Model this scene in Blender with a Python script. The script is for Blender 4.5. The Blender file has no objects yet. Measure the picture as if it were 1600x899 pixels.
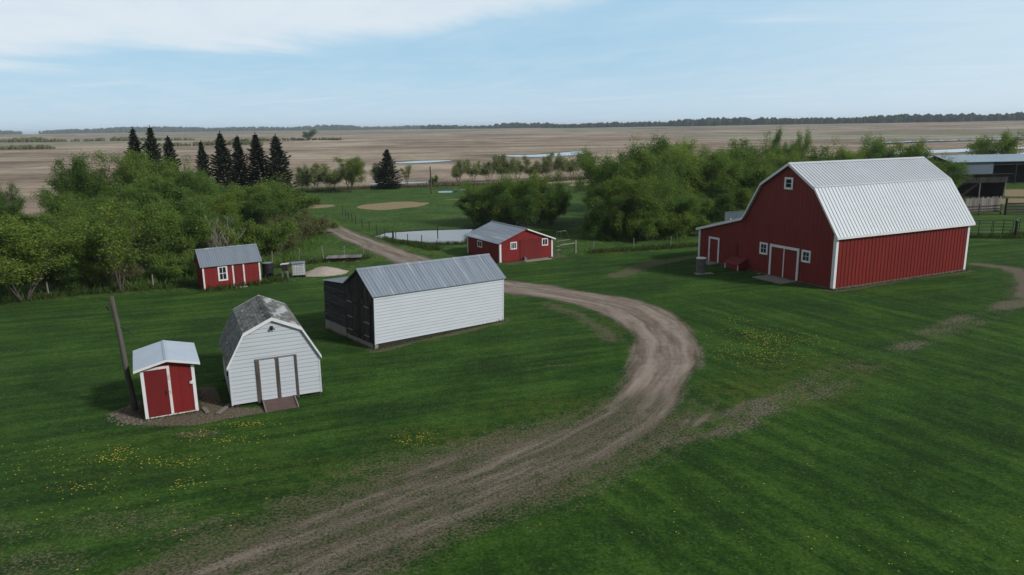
import bpy, math, random
import numpy as np
from mathutils import Vector, Matrix
R = math.radians
scene = bpy.context.scene
C = scene.collection

# ------------------------------------------------------------------ camera
F, HOR, EYE, ROLL = 1140.0, 201.0, 13.0, R(-0.8)
pitch = math.atan((449.5 - HOR) / F)
cam = bpy.data.cameras.new("camera")
cam.sensor_width = 36.0
cam.lens = 36.0 * F / 1600.0
cam.clip_start, cam.clip_end = 0.5, 40000.0
camo = bpy.data.objects.new("camera", cam)
C.objects.link(camo)
r0 = Vector((1, 0, 0)); u0 = Vector((0, math.sin(pitch), math.cos(pitch))); f0 = Vector((0, math.cos(pitch), -math.sin(pitch)))
cr, sr = math.cos(ROLL), math.sin(ROLL)
rr = r0 * cr + u0 * sr
uu = u0 * cr - r0 * sr
M = Matrix((rr, uu, -f0)).transposed().to_4x4()
M.translation = Vector((0, 0, EYE))
camo.matrix_world = M
scene.camera = camo

# ------------------------------------------------------------------ sky, sun, exposure
SUN_DIR = Vector((0.76, -0.40, 0.56)).normalized()
world = bpy.data.worlds.new("World")
scene.world = world
world.use_nodes = True
wt = world.node_tree
wt.nodes.clear()


class NT:
    """small helper round a node tree"""
    def __init__(s, t): s.t = t
    def n(s, kind, ins=None, **props):
        nd = s.t.nodes.new(kind)
        for k, v in props.items(): setattr(nd, k, v)
        for k, v in (ins or {}).items():
            sock = nd.inputs[k]
            if isinstance(v, bpy.types.NodeSocket): s.t.links.new(v, sock)
            else: sock.default_value = v
        return nd
    def m(s, op, a, b=None, c=None, clamp=False):
        ins = {0: a}
        if b is not None: ins[1] = b
        if c is not None: ins[2] = c
        return s.n('ShaderNodeMath', ins, operation=op, use_clamp=clamp).outputs[0]
    def mix(s, f, a, b, blend='MIX'):
        nd = s.t.nodes.new('ShaderNodeMix'); nd.data_type = 'RGBA'; nd.blend_type = blend
        for i, v in ((0, f), (6, a), (7, b)):
            if isinstance(v, bpy.types.NodeSocket): s.t.links.new(v, nd.inputs[i])
            else: nd.inputs[i].default_value = v if i == 0 else (tuple(v) + (1,) if len(v) == 3 else v)
        return nd.outputs[2]
    def noise(s, vec, scale=1.0, detail=4.0, rough=.55, dist=0.0):
        return s.n('ShaderNodeTexNoise', {'Vector': vec, 'Scale': scale, 'Detail': detail, 'Roughness': rough, 'Distortion': dist}).outputs[0]
    def smap(s, v, a, b, lo=0.0, hi=1.0, smooth=True):
        return s.n('ShaderNodeMapRange', {'Value': v, 'From Min': a, 'From Max': b, 'To Min': lo, 'To Max': hi},
                   interpolation_type='SMOOTHSTEP' if smooth else 'LINEAR').outputs[0]
    def mapping(s, vec, scale=(1, 1, 1), rot=(0, 0, 0)):
        r = s.n('ShaderNodeMapping', {'Vector': vec, 'Rotation': rot})
        return s.n('ShaderNodeMapping', {'Vector': r.outputs[0], 'Scale': scale}).outputs[0]
    def ramp(s, f, stops):
        nd = s.n('ShaderNodeValToRGB', {'Fac': f}); e = nd.color_ramp.elements
        while len(e) < len(stops): e.new(0.5)
        for i, (p, c) in enumerate(stops): e[i].position = p; e[i].color = (c[0], c[1], c[2], 1)
        return nd.outputs[0]


W = NT(wt)
sky = W.n('ShaderNodeTexSky', sky_type='NISHITA', sun_disc=False, sun_elevation=math.asin(SUN_DIR.z),
          sun_rotation=math.atan2(SUN_DIR.x, SUN_DIR.y), air_density=1.0, dust_density=1.4, ozone_density=1.6, altitude=500.0)
SKY_STRENGTH = 0.095
tc = W.n('ShaderNodeTexCoord')
sep = W.n('ShaderNodeSeparateXYZ', {0: tc.outputs['Generated']})
dx, dy, dz = sep.outputs
den = W.m('ADD', dz, 0.06)
cvec = W.n('ShaderNodeCombineXYZ', {0: W.m('DIVIDE', dx, den), 1: W.m('DIVIDE', dy, den), 2: 0.0}).outputs[0]
n_big = W.noise(W.mapping(cvec, (0.55, 0.22, 1), (0, 0, R(20))), 1.0, 8, .6, .4)
n_fine = W.noise(W.mapping(cvec, (1.6, 0.9, 1), (0, 0, R(-25))), 1.0, 9, .62, .3)
n_wisp = W.noise(W.mapping(cvec, (0.28, 1.5, 1), (0, 0, R(12))), 1.0, 8, .6, .5)
# the high sheet of cloud: its edge falls towards the left
edge = W.m('SUBTRACT', dz, W.m('MULTIPLY_ADD', dx, 0.125, 0.136))
sheet = W.smap(W.m('ADD', edge, W.m('MULTIPLY', W.m('SUBTRACT', n_big, 0.5), 0.14)), -0.012, 0.03)
sheet = W.m('MULTIPLY', sheet, W.smap(n_fine, 0.2, 0.6, 0.72, 1.0))
wisp = W.m('MULTIPLY', W.smap(n_wisp, 0.54, 0.80), 0.5)
veil = W.m('MULTIPLY', W.smap(n_fine, 0.35, 0.75), 0.18)
cov = W.m('MAXIMUM', W.m('MULTIPLY', sheet, 0.82), W.m('MAXIMUM', wisp, veil))
low = W.smap(dz, 0.0, 0.10, 1.0, 0.0)                                   # pale band along the horizon
base = W.mix(0.82, sky.outputs[0], (4.35, 7.1, 9.3))                   # thin high overcast over the blue
base = W.mix(W.m('MULTIPLY', low, 0.55), base, (7.0, 8.4, 9.6))
right = W.smap(dx, 0.05, 0.75)
base = W.mix(W.m('MULTIPLY', right, 0.50), base, (8.6, 9.6, 10.2))
col = W.mix(cov, base, (8.5, 9.05, 9.5))
# the bright thin cloud lies low ahead; overhead and behind the sky is deeper
dim = W.m('MULTIPLY', W.smap(dz, 0.17, 0.6, 1.0, 0.42), W.smap(dy, -0.5, 0.35, 0.5, 1.0))
col = W.mix(1.0, col, W.n('ShaderNodeCombineColor', {0: dim, 1: dim, 2: dim}).outputs[0], 'MULTIPLY')
bg = W.n('ShaderNodeBackground', {'Color': col, 'Strength': SKY_STRENGTH})
wo = W.n('ShaderNodeOutputWorld', {'Surface': bg.outputs[0]})

sl = bpy.data.lights.new("sun", 'SUN')
sl.energy = 2.9; sl.angle = R(7); sl.color = (1.0, 0.965, 0.92)
slo = bpy.data.objects.new("sun", sl)
C.objects.link(slo)
slo.rotation_euler = SUN_DIR.to_track_quat('Z', 'Y').to_euler()
slo.location = (0, 0, 60)

scene.view_settings.view_transform = 'Standard'
scene.view_settings.look = 'None'
scene.view_settings.gamma = 1.0
scene.view_settings.use_curve_mapping = False
scene.view_settings.exposure = 0.0
scene.cycles.max_bounces = 5
scene.cycles.diffuse_bounces = 3
scene.cycles.glossy_bounces = 2
scene.cycles.transmission_bounces = 3
scene.cycles.volume_bounces = 0
scene.cycles.transparent_max_bounces = 4
scene.cycles.use_denoising = True


# ------------------------------------------------------------------ helpers
def tag(o, label=None, cat=None, group=None, kind=None):
    if label: o['label'] = label
    if cat: o['category'] = cat
    if group: o['group'] = group
    if kind: o['kind'] = kind
    return o


def empty(name, loc, yaw=0.0, label=None, cat=None, group=None, tilt=0.0):
    o = bpy.data.objects.new(name, None); C.objects.link(o)
    o.empty_display_size = 0.3
    o.location = loc; o.rotation_euler = (0, tilt, yaw)
    return tag(o, label, cat, group)


class MB:
    """collects faces; build() links them as one mesh object"""
    def __init__(s): s.v = []; s.f = []
    def add(s, vs, fs):
        k = len(s.v); s.v += [tuple(p) for p in vs]; s.f += [tuple(i + k for i in f) for f in fs]; return s
    def box(s, x0, x1, y0, y1, z0, z1):
        vs = [(x, y, z) for z in (z0, z1) for y in (y0, y1) for x in (x0, x1)]
        return s.add(vs, [(0, 2, 3, 1), (4, 5, 7, 6), (0, 1, 5, 4), (2, 6, 7, 3), (0, 4, 6, 2), (1, 3, 7, 5)])
    def obox(s, c, ax, ay, az):
        """box from a corner and three edge vectors"""
        c, ax, ay, az = map(Vector, (c, ax, ay, az))
        vs = [c + ax * i + ay * j + az * k for k in (0, 1) for j in (0, 1) for i in (0, 1)]
        return s.add(vs, [(0, 2, 3, 1), (4, 5, 7, 6), (0, 1, 5, 4), (2, 6, 7, 3), (0, 4, 6, 2), (1, 3, 7, 5)])
    def bar(s, a, b, w, h=None, up=(0, 0, 1)):
        a, b = Vector(a), Vector(b); h = h or w; d = (b - a)
        x = d.normalized().cross(Vector(up))
        if x.length < 1e-4: x = Vector((1, 0, 0))
        x.normalize(); y = x.cross(d.normalized())
        return s.obox(a - x * w / 2 - y * h / 2, x * w, y * h, d)
    def tube(s, pts, rs, n=8, cap=True):
        pts = [Vector(p) for p in pts]; k = len(s.v); ax = None
        for i, p in enumerate(pts):
            d = (pts[min(i + 1, len(pts) - 1)] - pts[max(i - 1, 0)]).normalized()
            ax = d.orthogonal() if ax is None else (ax - d * ax.dot(d))
            ax.normalize(); b = d.cross(ax)
            for j in range(n):
                a = 2 * math.pi * j / n
                s.v.append(tuple(p + (ax * math.cos(a) + b * math.sin(a)) * rs[i]))
        for i in range(len(pts) - 1):
            for j in range(n):
                q = (j + 1) % n
                s.f.append((k + i * n + j, k + i * n + q, k + (i + 1) * n + q, k + (i + 1) * n + j))
        if cap:
            s.f.append(tuple(k + j for j in reversed(range(n)))); s.f.append(tuple(k + (len(pts) - 1) * n + j for j in range(n)))
        return s
    def prism(s, poly, x0, x1):
        """closed prism: polygon in the (y,z) plane run along x"""
        n = len(poly); vs = [(x0, y, z) for y, z in poly] + [(x1, y, z) for y, z in poly]
        fs = [tuple(reversed(range(n))), tuple(range(n, 2 * n))] + [(i, (i + 1) % n, n + (i + 1) % n, n + i) for i in range(n)]
        return s.add(vs, fs)
    def prism_y(s, poly, y0, y1):
        n = len(poly); vs = [(x, y0, z) for x, z in poly] + [(x, y1, z) for x, z in poly]
        fs = [tuple(range(n)), tuple(reversed(range(n, 2 * n)))] + [(i, n + i, n + (i + 1) % n, (i + 1) % n) for i in range(n)]
        return s.add(vs, fs)
    def ribbed(s, O, A, B, n, pitch, rh, rw, th):
        """corrugated sheet: ribs run along B and repeat along A"""
        O, A, B, n = Vector(O), Vector(A), Vector(B), Vector(n).normalized(); L = A.length; a = A.normalized()
        prof = []; t = 0.0
        while t < L:
            for dt, h in ((0, 0), (pitch - rw, 0), (pitch - rw * .72, rh), (pitch - rw * .28, rh)):
                if t + dt < L: prof.append((t + dt, h))
            t += pitch
        prof.append((L, 0)); k = len(s.v); m = len(prof)
        for q in (0, 1):
            for t, h in prof: s.v.append(tuple(O + a * t + n * h + B * q))
        for q in (0, 1):
            for t, h in prof: s.v.append(tuple(O + a * t - n * th + B * q))
        for i in range(m - 1):
            s.f.append((k + i, k + i + 1, k + m + i + 1, k + m + i))
            s.f.append((k + 2 * m + i, k + 3 * m + i, k + 3 * m + i + 1, k + 2 * m + i + 1))
            s.f.append((k + i, k + 2 * m + i, k + 2 * m + i + 1, k + i + 1))
            s.f.append((k + m + i, k + m + i + 1, k + 3 * m + i + 1, k + 3 * m + i))
        s.f.append((k, k + m, k + 3 * m, k + 2 * m)); s.f.append((k + m - 1, k + 3 * m - 1, k + 4 * m - 1, k + 2 * m - 1))
        return s
    def vsiding(s, P, top, u0, u1, zb, pitch, rh, rw):
        """upright ribbed cladding; P(u, out, z) gives the point, top(u) the height"""
        us = []; t = u0
        while t < u1:
            for dt, h in ((0, 0), (pitch - rw, 0), (pitch - rw * .7, rh), (pitch - rw * .3, rh)):
                if t + dt < u1: us.append((t + dt, h))
            t += pitch
        us.append((u1, 0)); k = len(s.v)
        for u, h in us: s.v.append(tuple(P(u, h, zb))); s.v.append(tuple(P(u, h, top(u))))
        for i in range(len(us) - 1): s.f.append((k + 2 * i, k + 2 * i + 2, k + 2 * i + 3, k + 2 * i + 1))
        return s
    def lap(s, P, ext, zs, out, gap=.025):
        """lapped boards: each course stands proud of the joint below it; ext(z) = (u0, u1)"""
        for z0, z1 in zip(zs, zs[1:]):
            zg = min(z0 + gap, z1); a0, a1 = ext(z0); g0, g1 = ext(zg); b0, b1 = ext(z1)
            if a1 - a0 < .02: continue
            s.add([P(a0, .002, z0), P(a1, .002, z0), P(g1, .002, zg), P(g0, .002, zg), P(g0, out, zg - .004), P(g1, out, zg - .004), P(b1, out * .82, z1), P(b0, out * .82, z1), P(b0, .002, z1), P(b1, .002, z1)],
                  [(0, 1, 2, 3), (3, 2, 5, 4), (4, 5, 6, 7), (7, 6, 9, 8)])
        return s
    def build_each(s, name, m, parent=None):
        """links every separate piece as an object of its own"""
        n = len(s.v); up = list(range(n))
        def root(i):
            while up[i] != i: up[i] = up[up[i]]; i = up[i]
            return i
        for f in s.f:
            for i in f[1:]: up[root(i)] = root(f[0])
        comp = {}
        for i in range(n): comp.setdefault(root(i), []).append(i)
        bb = [([min(s.v[i][k] for i in c) - .012 for k in range(3)], [max(s.v[i][k] for i in c) + .012 for k in range(3)], set(c)) for c in comp.values()]
        done = False
        while not done:
            done = True
            for a in range(len(bb)):
                for b in range(a + 1, len(bb)):
                    if all(bb[a][0][k] <= bb[b][1][k] and bb[b][0][k] <= bb[a][1][k] for k in range(3)):
                        bb[a] = ([min(*q) for q in zip(bb[a][0], bb[b][0])], [max(*q) for q in zip(bb[a][1], bb[b][1])], bb[a][2] | bb[b][2])
                        del bb[b]; done = False; break
                if not done: break
        for lo, hi, c in bb:
            ids = sorted(c); mp = {i: k for k, i in enumerate(ids)}; q = MB(); q.v = [s.v[i] for i in ids]; q.f = [tuple(mp[i] for i in f) for f in s.f if f[0] in c]
            q.build(name, m, parent)
    def build(s, name, m, parent=None, smooth=False):
        me = bpy.data.meshes.new(name); me.from_pydata(s.v, [], s.f); me.update()
        if smooth: me.polygons.foreach_set('use_smooth', [True] * len(me.polygons))
        o = bpy.data.objects.new(name, me); C.objects.link(o)
        if m: me.materials.append(m)
        if parent: o.parent = parent
        return o


def raw_mesh(name, v, f, m=None):
    """numpy verts (n,3) and quads/tris (k,3|4)"""
    me = bpy.data.meshes.new(name); v = np.asarray(v, np.float32); f = np.asarray(f, np.int32)
    me.vertices.add(len(v)); me.vertices.foreach_set('co', v.ravel())
    me.loops.add(f.size); me.loops.foreach_set('vertex_index', f.ravel())
    me.polygons.add(len(f)); me.polygons.foreach_set('loop_start', np.arange(0, f.size, f.shape[1], dtype=np.int32))
    me.update(calc_edges=True)
    if m: me.materials.append(m)
    return me


def copy_tree(o, parent=None):
    c = o.copy(); C.objects.link(c); c.parent = parent
    for ch in o.children: copy_tree(ch, c)
    return c


# ------------------------------------------------------------------ materials
def mat(name, col, rough=.7, metal=0., var=.15, vs=(2, 2, 2), bump=0., bs=(30, 30, 30), island=0., spec=.3, grime=None):
    m = bpy.data.materials.new(name); m.use_nodes = True; t = NT(m.node_tree); t.t.nodes.clear()
    oc = t.n('ShaderNodeTexCoord').outputs['Object']
    nz = t.noise(t.mapping(oc, vs), 1.0, 6, .6)
    f = t.smap(nz, .25, .75, 1 - var, 1 + var, False)
    if island:
        f = t.m('MULTIPLY', f, t.smap(t.n('ShaderNodeNewGeometry').outputs['Random Per Island'], 0, 1, 1 - island, 1 + island, False))
    c = t.mix(1.0, col, t.n('ShaderNodeCombineColor', {0: f, 1: f, 2: f}).outputs[0], 'MULTIPLY')
    if grime:
        gcol, amt, gs, thr = grime
        gm = t.m('MULTIPLY', t.smap(t.noise(t.mapping(oc, gs), 1.0, 7, .65), thr, thr + .18), amt)
        c = t.mix(gm, c, gcol)
    b = t.n('ShaderNodeBsdfPrincipled', {'Base Color': c, 'Roughness': rough, 'Metallic': metal, 'Specular IOR Level': spec})
    if bump:
        bp = t.n('ShaderNodeBump', {'Height': t.noise(t.mapping(oc, bs), 1.0, 5, .6), 'Strength': bump, 'Distance': .02})
        t.t.links.new(bp.outputs[0], b.inputs['Normal'])
    t.n('ShaderNodeOutputMaterial', {'Surface': b.outputs[0]})
    return m


def leaf_mat(name, c1, c2, trans=.35):
    m = bpy.data.materials.new(name); m.use_nodes = True; t = NT(m.node_tree); t.t.nodes.clear()
    isl = t.n('ShaderNodeNewGeometry').outputs['Random Per Island']
    orr = t.n('ShaderNodeObjectInfo').outputs['Random']
    oc = t.n('ShaderNodeTexCoord').outputs['Object']
    nz = t.noise(oc, .45, 3, .5)
    f = t.m('ADD', t.m('MULTIPLY', isl, .5), t.m('ADD', t.m('MULTIPLY', nz, .5), t.m('MULTIPLY', orr, .42)))
    c = t.ramp(t.m('SUBTRACT', f, .2), [(0.0, c1), (1.0, c2)])
    d = t.n('ShaderNodeBsdfDiffuse', {'Color': c}).outputs[0]
    tr = t.n('ShaderNodeBsdfTranslucent', {'Color': c}).outputs[0]
    mx = t.n('ShaderNodeMixShader', {0: trans, 1: d, 2: tr}).outputs[0]
    t.n('ShaderNodeOutputMaterial', {'Surface': mx})
    return m


MT = dict(
    barn_red=mat('barn_red', (.178, .0165, .0125), .5, 0, .10, (.6, .6, .25), .05, (3, 3, 1), grime=((.09, .03, .025), .5, (1.5, 1.5, .3), .56)),
    shed_red=mat('shed_red', (.195, .0150, .0155), .6, 0, .16, (1.5, 1.5, .5), .1, (25, 25, 4), grime=((.10, .03, .03), .6, (3, 3, .7), .55)),
    door_red=mat('door_red', (.155, .0145, .0155), .55, 0, .16, (4, 4, .6), .15, (40, 40, 4), grime=((.12, .03, .025), .5, (6, 6, 1), .55)),
    dark_red=mat('dark_red', (.17, .028, .030), .6, 0, .15),
    trim=mat('white_trim', (.74, .74, .76), .5, 0, .08, (1.5, 1.5, 1.5), grime=((.45, .42, .40), .5, (2, 2, 2), .58)),
    old_trim=mat('peeling_trim', (.70, .67, .66), .6, 0, .12, (3, 3, 3), grime=((.30, .22, .19), .7, (5, 5, 3), .56)),
    siding=mat('white_siding', (.55, .595, .65), .45, 0, .05, (.5, .5, 2), grime=((.50, .51, .52), .6, (.5, .5, 3), .52)),
    barn_roof=mat('pale_roof_steel', (.60, .645, .69), .38, .12, .06, (.3, .3, .3), grime=((.50, .50, .49), .5, (.5, 2.5, .5), .55)),
    shed_roof=mat('pale_blue_steel', (.44, .52, .61), .4, .15, .06, (1, 1, 1)),
    post_wood=mat('dark_stained_post', (.085, .07, .062), .8, 0, .5, (9, 9, 1.5), .4, (50, 50, 5), grime=((.22, .19, .17), .7, (8, 8, 1), .55)),
    well=mat('stained_concrete', (.14, .13, .12), .9, 0, .35, (3, 3, 2), .3, (20, 20, 20), grime=((.05, .045, .04), .7, (3, 3, 1.5), .5)),
    corral_wood=mat('corral_planks', (.055, .050, .046), .85, 0, .3, (6, 6, 1.5), .3, (40, 40, 5), island=.4),
    wind_steel=mat('dull_blue_steel', (.115, .142, .175), .5, .2, .15, (1.5, 1.5, .4)),
    galv=mat('galvanised_roof', (.285, .335, .40), .45, .35, .22, (3.2, .22, .3), grime=((.66, .70, .74), .8, (2.6, .16, .2), .56)),
    galv_dull=mat('weathered_steel', (.22, .26, .315), .5, .25, .12, (2.0, .3, .4), grime=((.22, .23, .25), .5, (2.5, .4, .5), .56)),
    concrete=mat('concrete', (.27, .25, .23), .9, 0, .25, (2, 2, 2), .3, (20, 20, 20), grime=((.12, .11, .09), .6, (2, 2, 2), .52)),
    dark_wood=mat('tarred_boards', (.032, .028, .027), .8, 0, .35, (14, 14, 1.2), .4, (60, 60, 4), island=.5, grime=((.12, .108, .10), .8, (10, 10, .8), .54)),
    dark_wood_lap=mat('tarred_lap_boards', (.030, .028, .029), .8, 0, .35, (1.2, 1.2, 14), .4, (4, 4, 60), island=.5, grime=((.13, .125, .125), .8, (.9, .9, 9), .53)),
    grey_wood=mat('grey_wood', (.20, .185, .17), .85, 0, .3, (8, 8, 1.5), .4, (50, 50, 5), island=.35),
    black_wood=mat('black_wood', (.032, .029, .028), .85, 0, .3, (6, 6, 1.5), .3, (40, 40, 5), island=.4),
    brown_wood=mat('stained_ply', (.115, .075, .068), .75, 0, .25, (3, 3, 3), .2, (30, 30, 30)),
    pole_wood=mat('creosote_pole', (.095, .085, .075), .85, 0, .3, (9, 9, .7), .5, (50, 50, 3)),
    shingle=mat('asphalt_shingle', (.165, .175, .165), .9, 0, .25, (3, 3, 3), .4, (60, 60, 60), island=.38, grime=((.09, .085, .08), .7, (1.6, 1.6, 1.6), .55)),
    underlay=mat('bared_roof_felt', (.42, .43, .44), .85, 0, .25, (3, 3, 3), .2),
    glass=mat('window_glass', (.018, .022, .03), .08, 0, .05, spec=.6),
    iron=mat('dark_iron', (.04, .04, .045), .5, .6, .2),
    pipe=mat('galvanised_pipe', (.13, .135, .13), .45, .6, .15),
    green_pipe=mat('green_gate_paint', (.028, .055, .036), .5, .1, .2),
    plastic=mat('milky_plastic', (.62, .64, .66), .45, 0, .08, (2, 2, 2)),
    cage=mat('tote_cage', (.42, .44, .47), .4, .7, .1),
    black_plastic=mat('black_plastic', (.02, .02, .022), .5, 0, .1),
    bark=mat('bark', (.085, .07, .058), .9, 0, .35, (6, 6, 1.5), .3, (25, 25, 6)),
    pale_bark=mat('pale_bark', (.17, .155, .13), .9, 0, .3, (6, 6, 1.5), .3, (25, 25, 6)),
    dead_bark=mat('dead_bark', (.25, .22, .19), .9, 0, .25, (6, 6, 1.5), .3, (25, 25, 6)),
    sand=mat('pale_sand', (.40, .34, .29), .95, 0, .2, (2, 2, 2), .4, (15, 15, 15)),
    stone=mat('stone', (.14, .125, .115), .9, 0, .3, (9, 9, 9), .3, (30, 30, 30), island=.4),
    yellow=mat('dandelion_yellow', (.46, .40, .03), .7, 0, .15, island=.3),
    blue_roof=mat('blue_steel_roof', (.44, .56, .65), .4, .15, .08, (.6, .6, .6)),
    blue_wall=mat('blue_grey_steel', (.22, .28, .35), .5, .2, .10, (1, 1, 1)),
    grey_steel=mat('grey_steel_wall', (.20, .24, .29), .5, .3, .14, (1.5, 1.5, .4)),
)
LEAF = [leaf_mat('leaf_mid', (.098, .176, .036), (.255, .370, .084), .54),
        leaf_mat('leaf_dark', (.076, .150, .035), (.205, .325, .082), .54),
        leaf_mat('leaf_fresh', (.130, .205, .038), (.300, .395, .088), .54),
        leaf_mat('leaf_pale', (.185, .235, .092), (.370, .410, .185), .54),
        leaf_mat('leaf_olive', (.128, .142, .056), (.260, .272, .115), .54)]
NEEDLE = leaf_mat('needles', (.018, .032, .020), (.050, .076, .042), .2)


# ------------------------------------------------------------------ numpy noise
def hash2(ix, iy, seed):
    h = (ix.astype(np.int64) * 374761393 + iy.astype(np.int64) * 668265263 + seed * 1442695041) & 0xffffffff
    h = ((h ^ (h >> 13)) * 1274126177) & 0xffffffff
    return ((h ^ (h >> 16)) & 0xffff) / 65535.0


def vnoise(x, y, s, seed=0):
    x = np.asarray(x, float) / s; y = np.asarray(y, float) / s; ix = np.floor(x); iy = np.floor(y); fx = x - ix; fy = y - iy
    fx = fx * fx * (3 - 2 * fx); fy = fy * fy * (3 - 2 * fy)
    a = hash2(ix, iy, seed); b = hash2(ix + 1, iy, seed); c = hash2(ix, iy + 1, seed); d = hash2(ix + 1, iy + 1, seed)
    return (a * (1 - fx) + b * fx) * (1 - fy) + (c * (1 - fx) + d * fx) * fy


def fbm(x, y, s, o=4, seed=0):
    t = 0; a = 1; n = 0
    for i in range(o): t = t + a * vnoise(x, y, s / 2 ** i, seed + i * 7); n += a; a *= .5
    return t / n


def sstep(a, b, x):
    t = np.clip((x - a) / (b - a), 0, 1); return t * t * (3 - 2 * t)


def poly_sd(x, y, poly):
    """signed distance to a polygon, positive inside"""
    d = np.full(x.shape, 1e9); ins = np.zeros(x.shape, bool); n = len(poly)
    for i in range(n):
        ax, ay = poly[i]; bx, by = poly[(i + 1) % n]; ex, ey = bx - ax, by - ay
        t = np.clip(((x - ax) * ex + (y - ay) * ey) / (ex * ex + ey * ey + 1e-9), 0, 1)
        d = np.minimum(d, np.hypot(x - ax - t * ex, y - ay - t * ey))
        c = ((ay > y) != (by > y)); ins ^= c & (x < ex * (y - ay) / (ey if ey else 1e-9) + ax)
    return np.where(ins, d, -d)


def line_d(x, y, pts):
    d = np.full(x.shape, 1e9)
    for (ax, ay), (bx, by) in zip(pts, pts[1:]):
        ex, ey = bx - ax, by - ay
        t = np.clip(((x - ax) * ex + (y - ay) * ey) / (ex * ex + ey * ey + 1e-9), 0, 1)
        d = np.minimum(d, np.hypot(x - ax - t * ex, y - ay - t * ey))
    return d


# ------------------------------------------------------------------ the lie of the land
POND = [(-16.8, 91.5), (-15.9, 94.6), (-11.8, 96.2), (-5.5, 97.0), (.3, 96.0), (2.0, 92), (0, 87), (-4.4, 84.6), (-9.6, 84.2), (-13.6, 86.6)]
DRIVE = [(-.7, 62.6), (2.7, 60.3), (6.7, 57.3), (9.8, 54.3), (11.3, 50.2), (11.6, 46.0), (10.9, 41.4), (9.5, 37.7), (8.4, 34.8), (7.5, 31.5),
         (5.9, 28.7), (3.1, 25.9), (1.1, 24.3), (-2.2, 21.5), (-5.4, 18.4), (-10, 13.5), (-20, 13.5), (-11.3, 18.1), (-10.2, 19.8), (-8.5, 21.7), (-6.5, 23.7),
         (-4.1, 26.6), (-1.2, 28.6), (1.9, 30.6), (4.0, 32.6), (5.6, 34.9), (6.7, 37.8), (7.6, 41.3), (7.8, 45.4), (7.1, 49.0), (5.2, 52.9),
         (2.5, 55.9), (-.6, 57.6), (-4.5, 61.5), (-7, 65.5), (-11.1, 71.6), (-15.4, 78.9), (-20.1, 87.8), (-26.1, 100.1), (-30, 108),
         (-28.5, 110), (-25.3, 104.2), (-19.7, 93.4), (-14.9, 84.6), (-11.8, 79.7), (-8.9, 74.6), (-4.8, 68)]
LANE = [(-27.5, 109), (-25.7, 102.2), (-19.9, 90.6), (-15.1, 81.8), (-11.4, 75.7), (-7.8, 70), (-4.6, 64.8), (-.65, 60), (2.6, 58), (6.2, 55), (8.6, 51.6), (9.6, 47.8), (9.6, 43.6),
        (8.8, 39.6), (7.6, 36.3), (6.3, 33.7), (4.6, 31), (2.4, 28.4), (-.2, 26), (-3, 23.8), (-6, 21.2), (-9.5, 18.2), (-15, 13.3)]
TRACK = [(5.4, 28.7), (9.3, 30.5), (12.6, 32.7), (16.6, 36.2), (22.4, 40.9), (29.4, 46.2), (34.1, 49.5), (38.2, 53.0), (44, 57.6), (60, 68)]
LOOP = [(43.5, 67.0), (45.2, 64.9), (44.3, 61.6), (41.9, 58.0), (38.9, 53.8)]
BARNPATH = [(9.5, 64.2), (11.8, 67.6), (13.9, 69.9), (18.4, 73.0)]
SHEDPATCH = [(-19.6, 32.6), (-18.9, 34.3), (-16.4, 36.9), (-15.2, 36.6), (-14.0, 34.2), (-12, 33.4), (-9.3, 34.7), (-8.8, 35.6), (-9.0, 34.2), (-10.2, 33.2),
             (-12.2, 31.9), (-13.8, 30.9), (-14.8, 30.6), (-16.4, 30.9), (-18.3, 31.4)]


def height(x, y):
    r = np.hypot(x, y)
    far = 12.0 * sstep(500, 2300, r) + sstep(420, 1500, r) * (fbm(x, y, 700, 4, 3) - .5) * 9.0 + sstep(900, 3500, r) * (fbm(x, y, 1500, 3, 9) - .5) * 10
    far = far + sstep(1800, 4200, r) * sstep(200, -1500, x) * 4
    near = sstep(58, 90, r) * (1 - sstep(350, 500, r)) * (fbm(x, y, 26, 3, 5) - .5) * .0
    return far + near - .42 * sstep(-1.2, 1.0, poly_sd(x, y, POND))


def axis(lo, hi, step, far_lo, far_hi, grow):
    a = list(np.arange(lo, hi + 1e-6, step)); s = step; up = [a[-1]]; dn = [a[0]]
    while up[-1] < far_hi: s *= grow; up.append(up[-1] + s)
    s = step
    while dn[-1] > far_lo: s *= grow; dn.append(dn[-1] - s)
    return np.array(sorted(dn[1:]) + a + up[1:])


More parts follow.
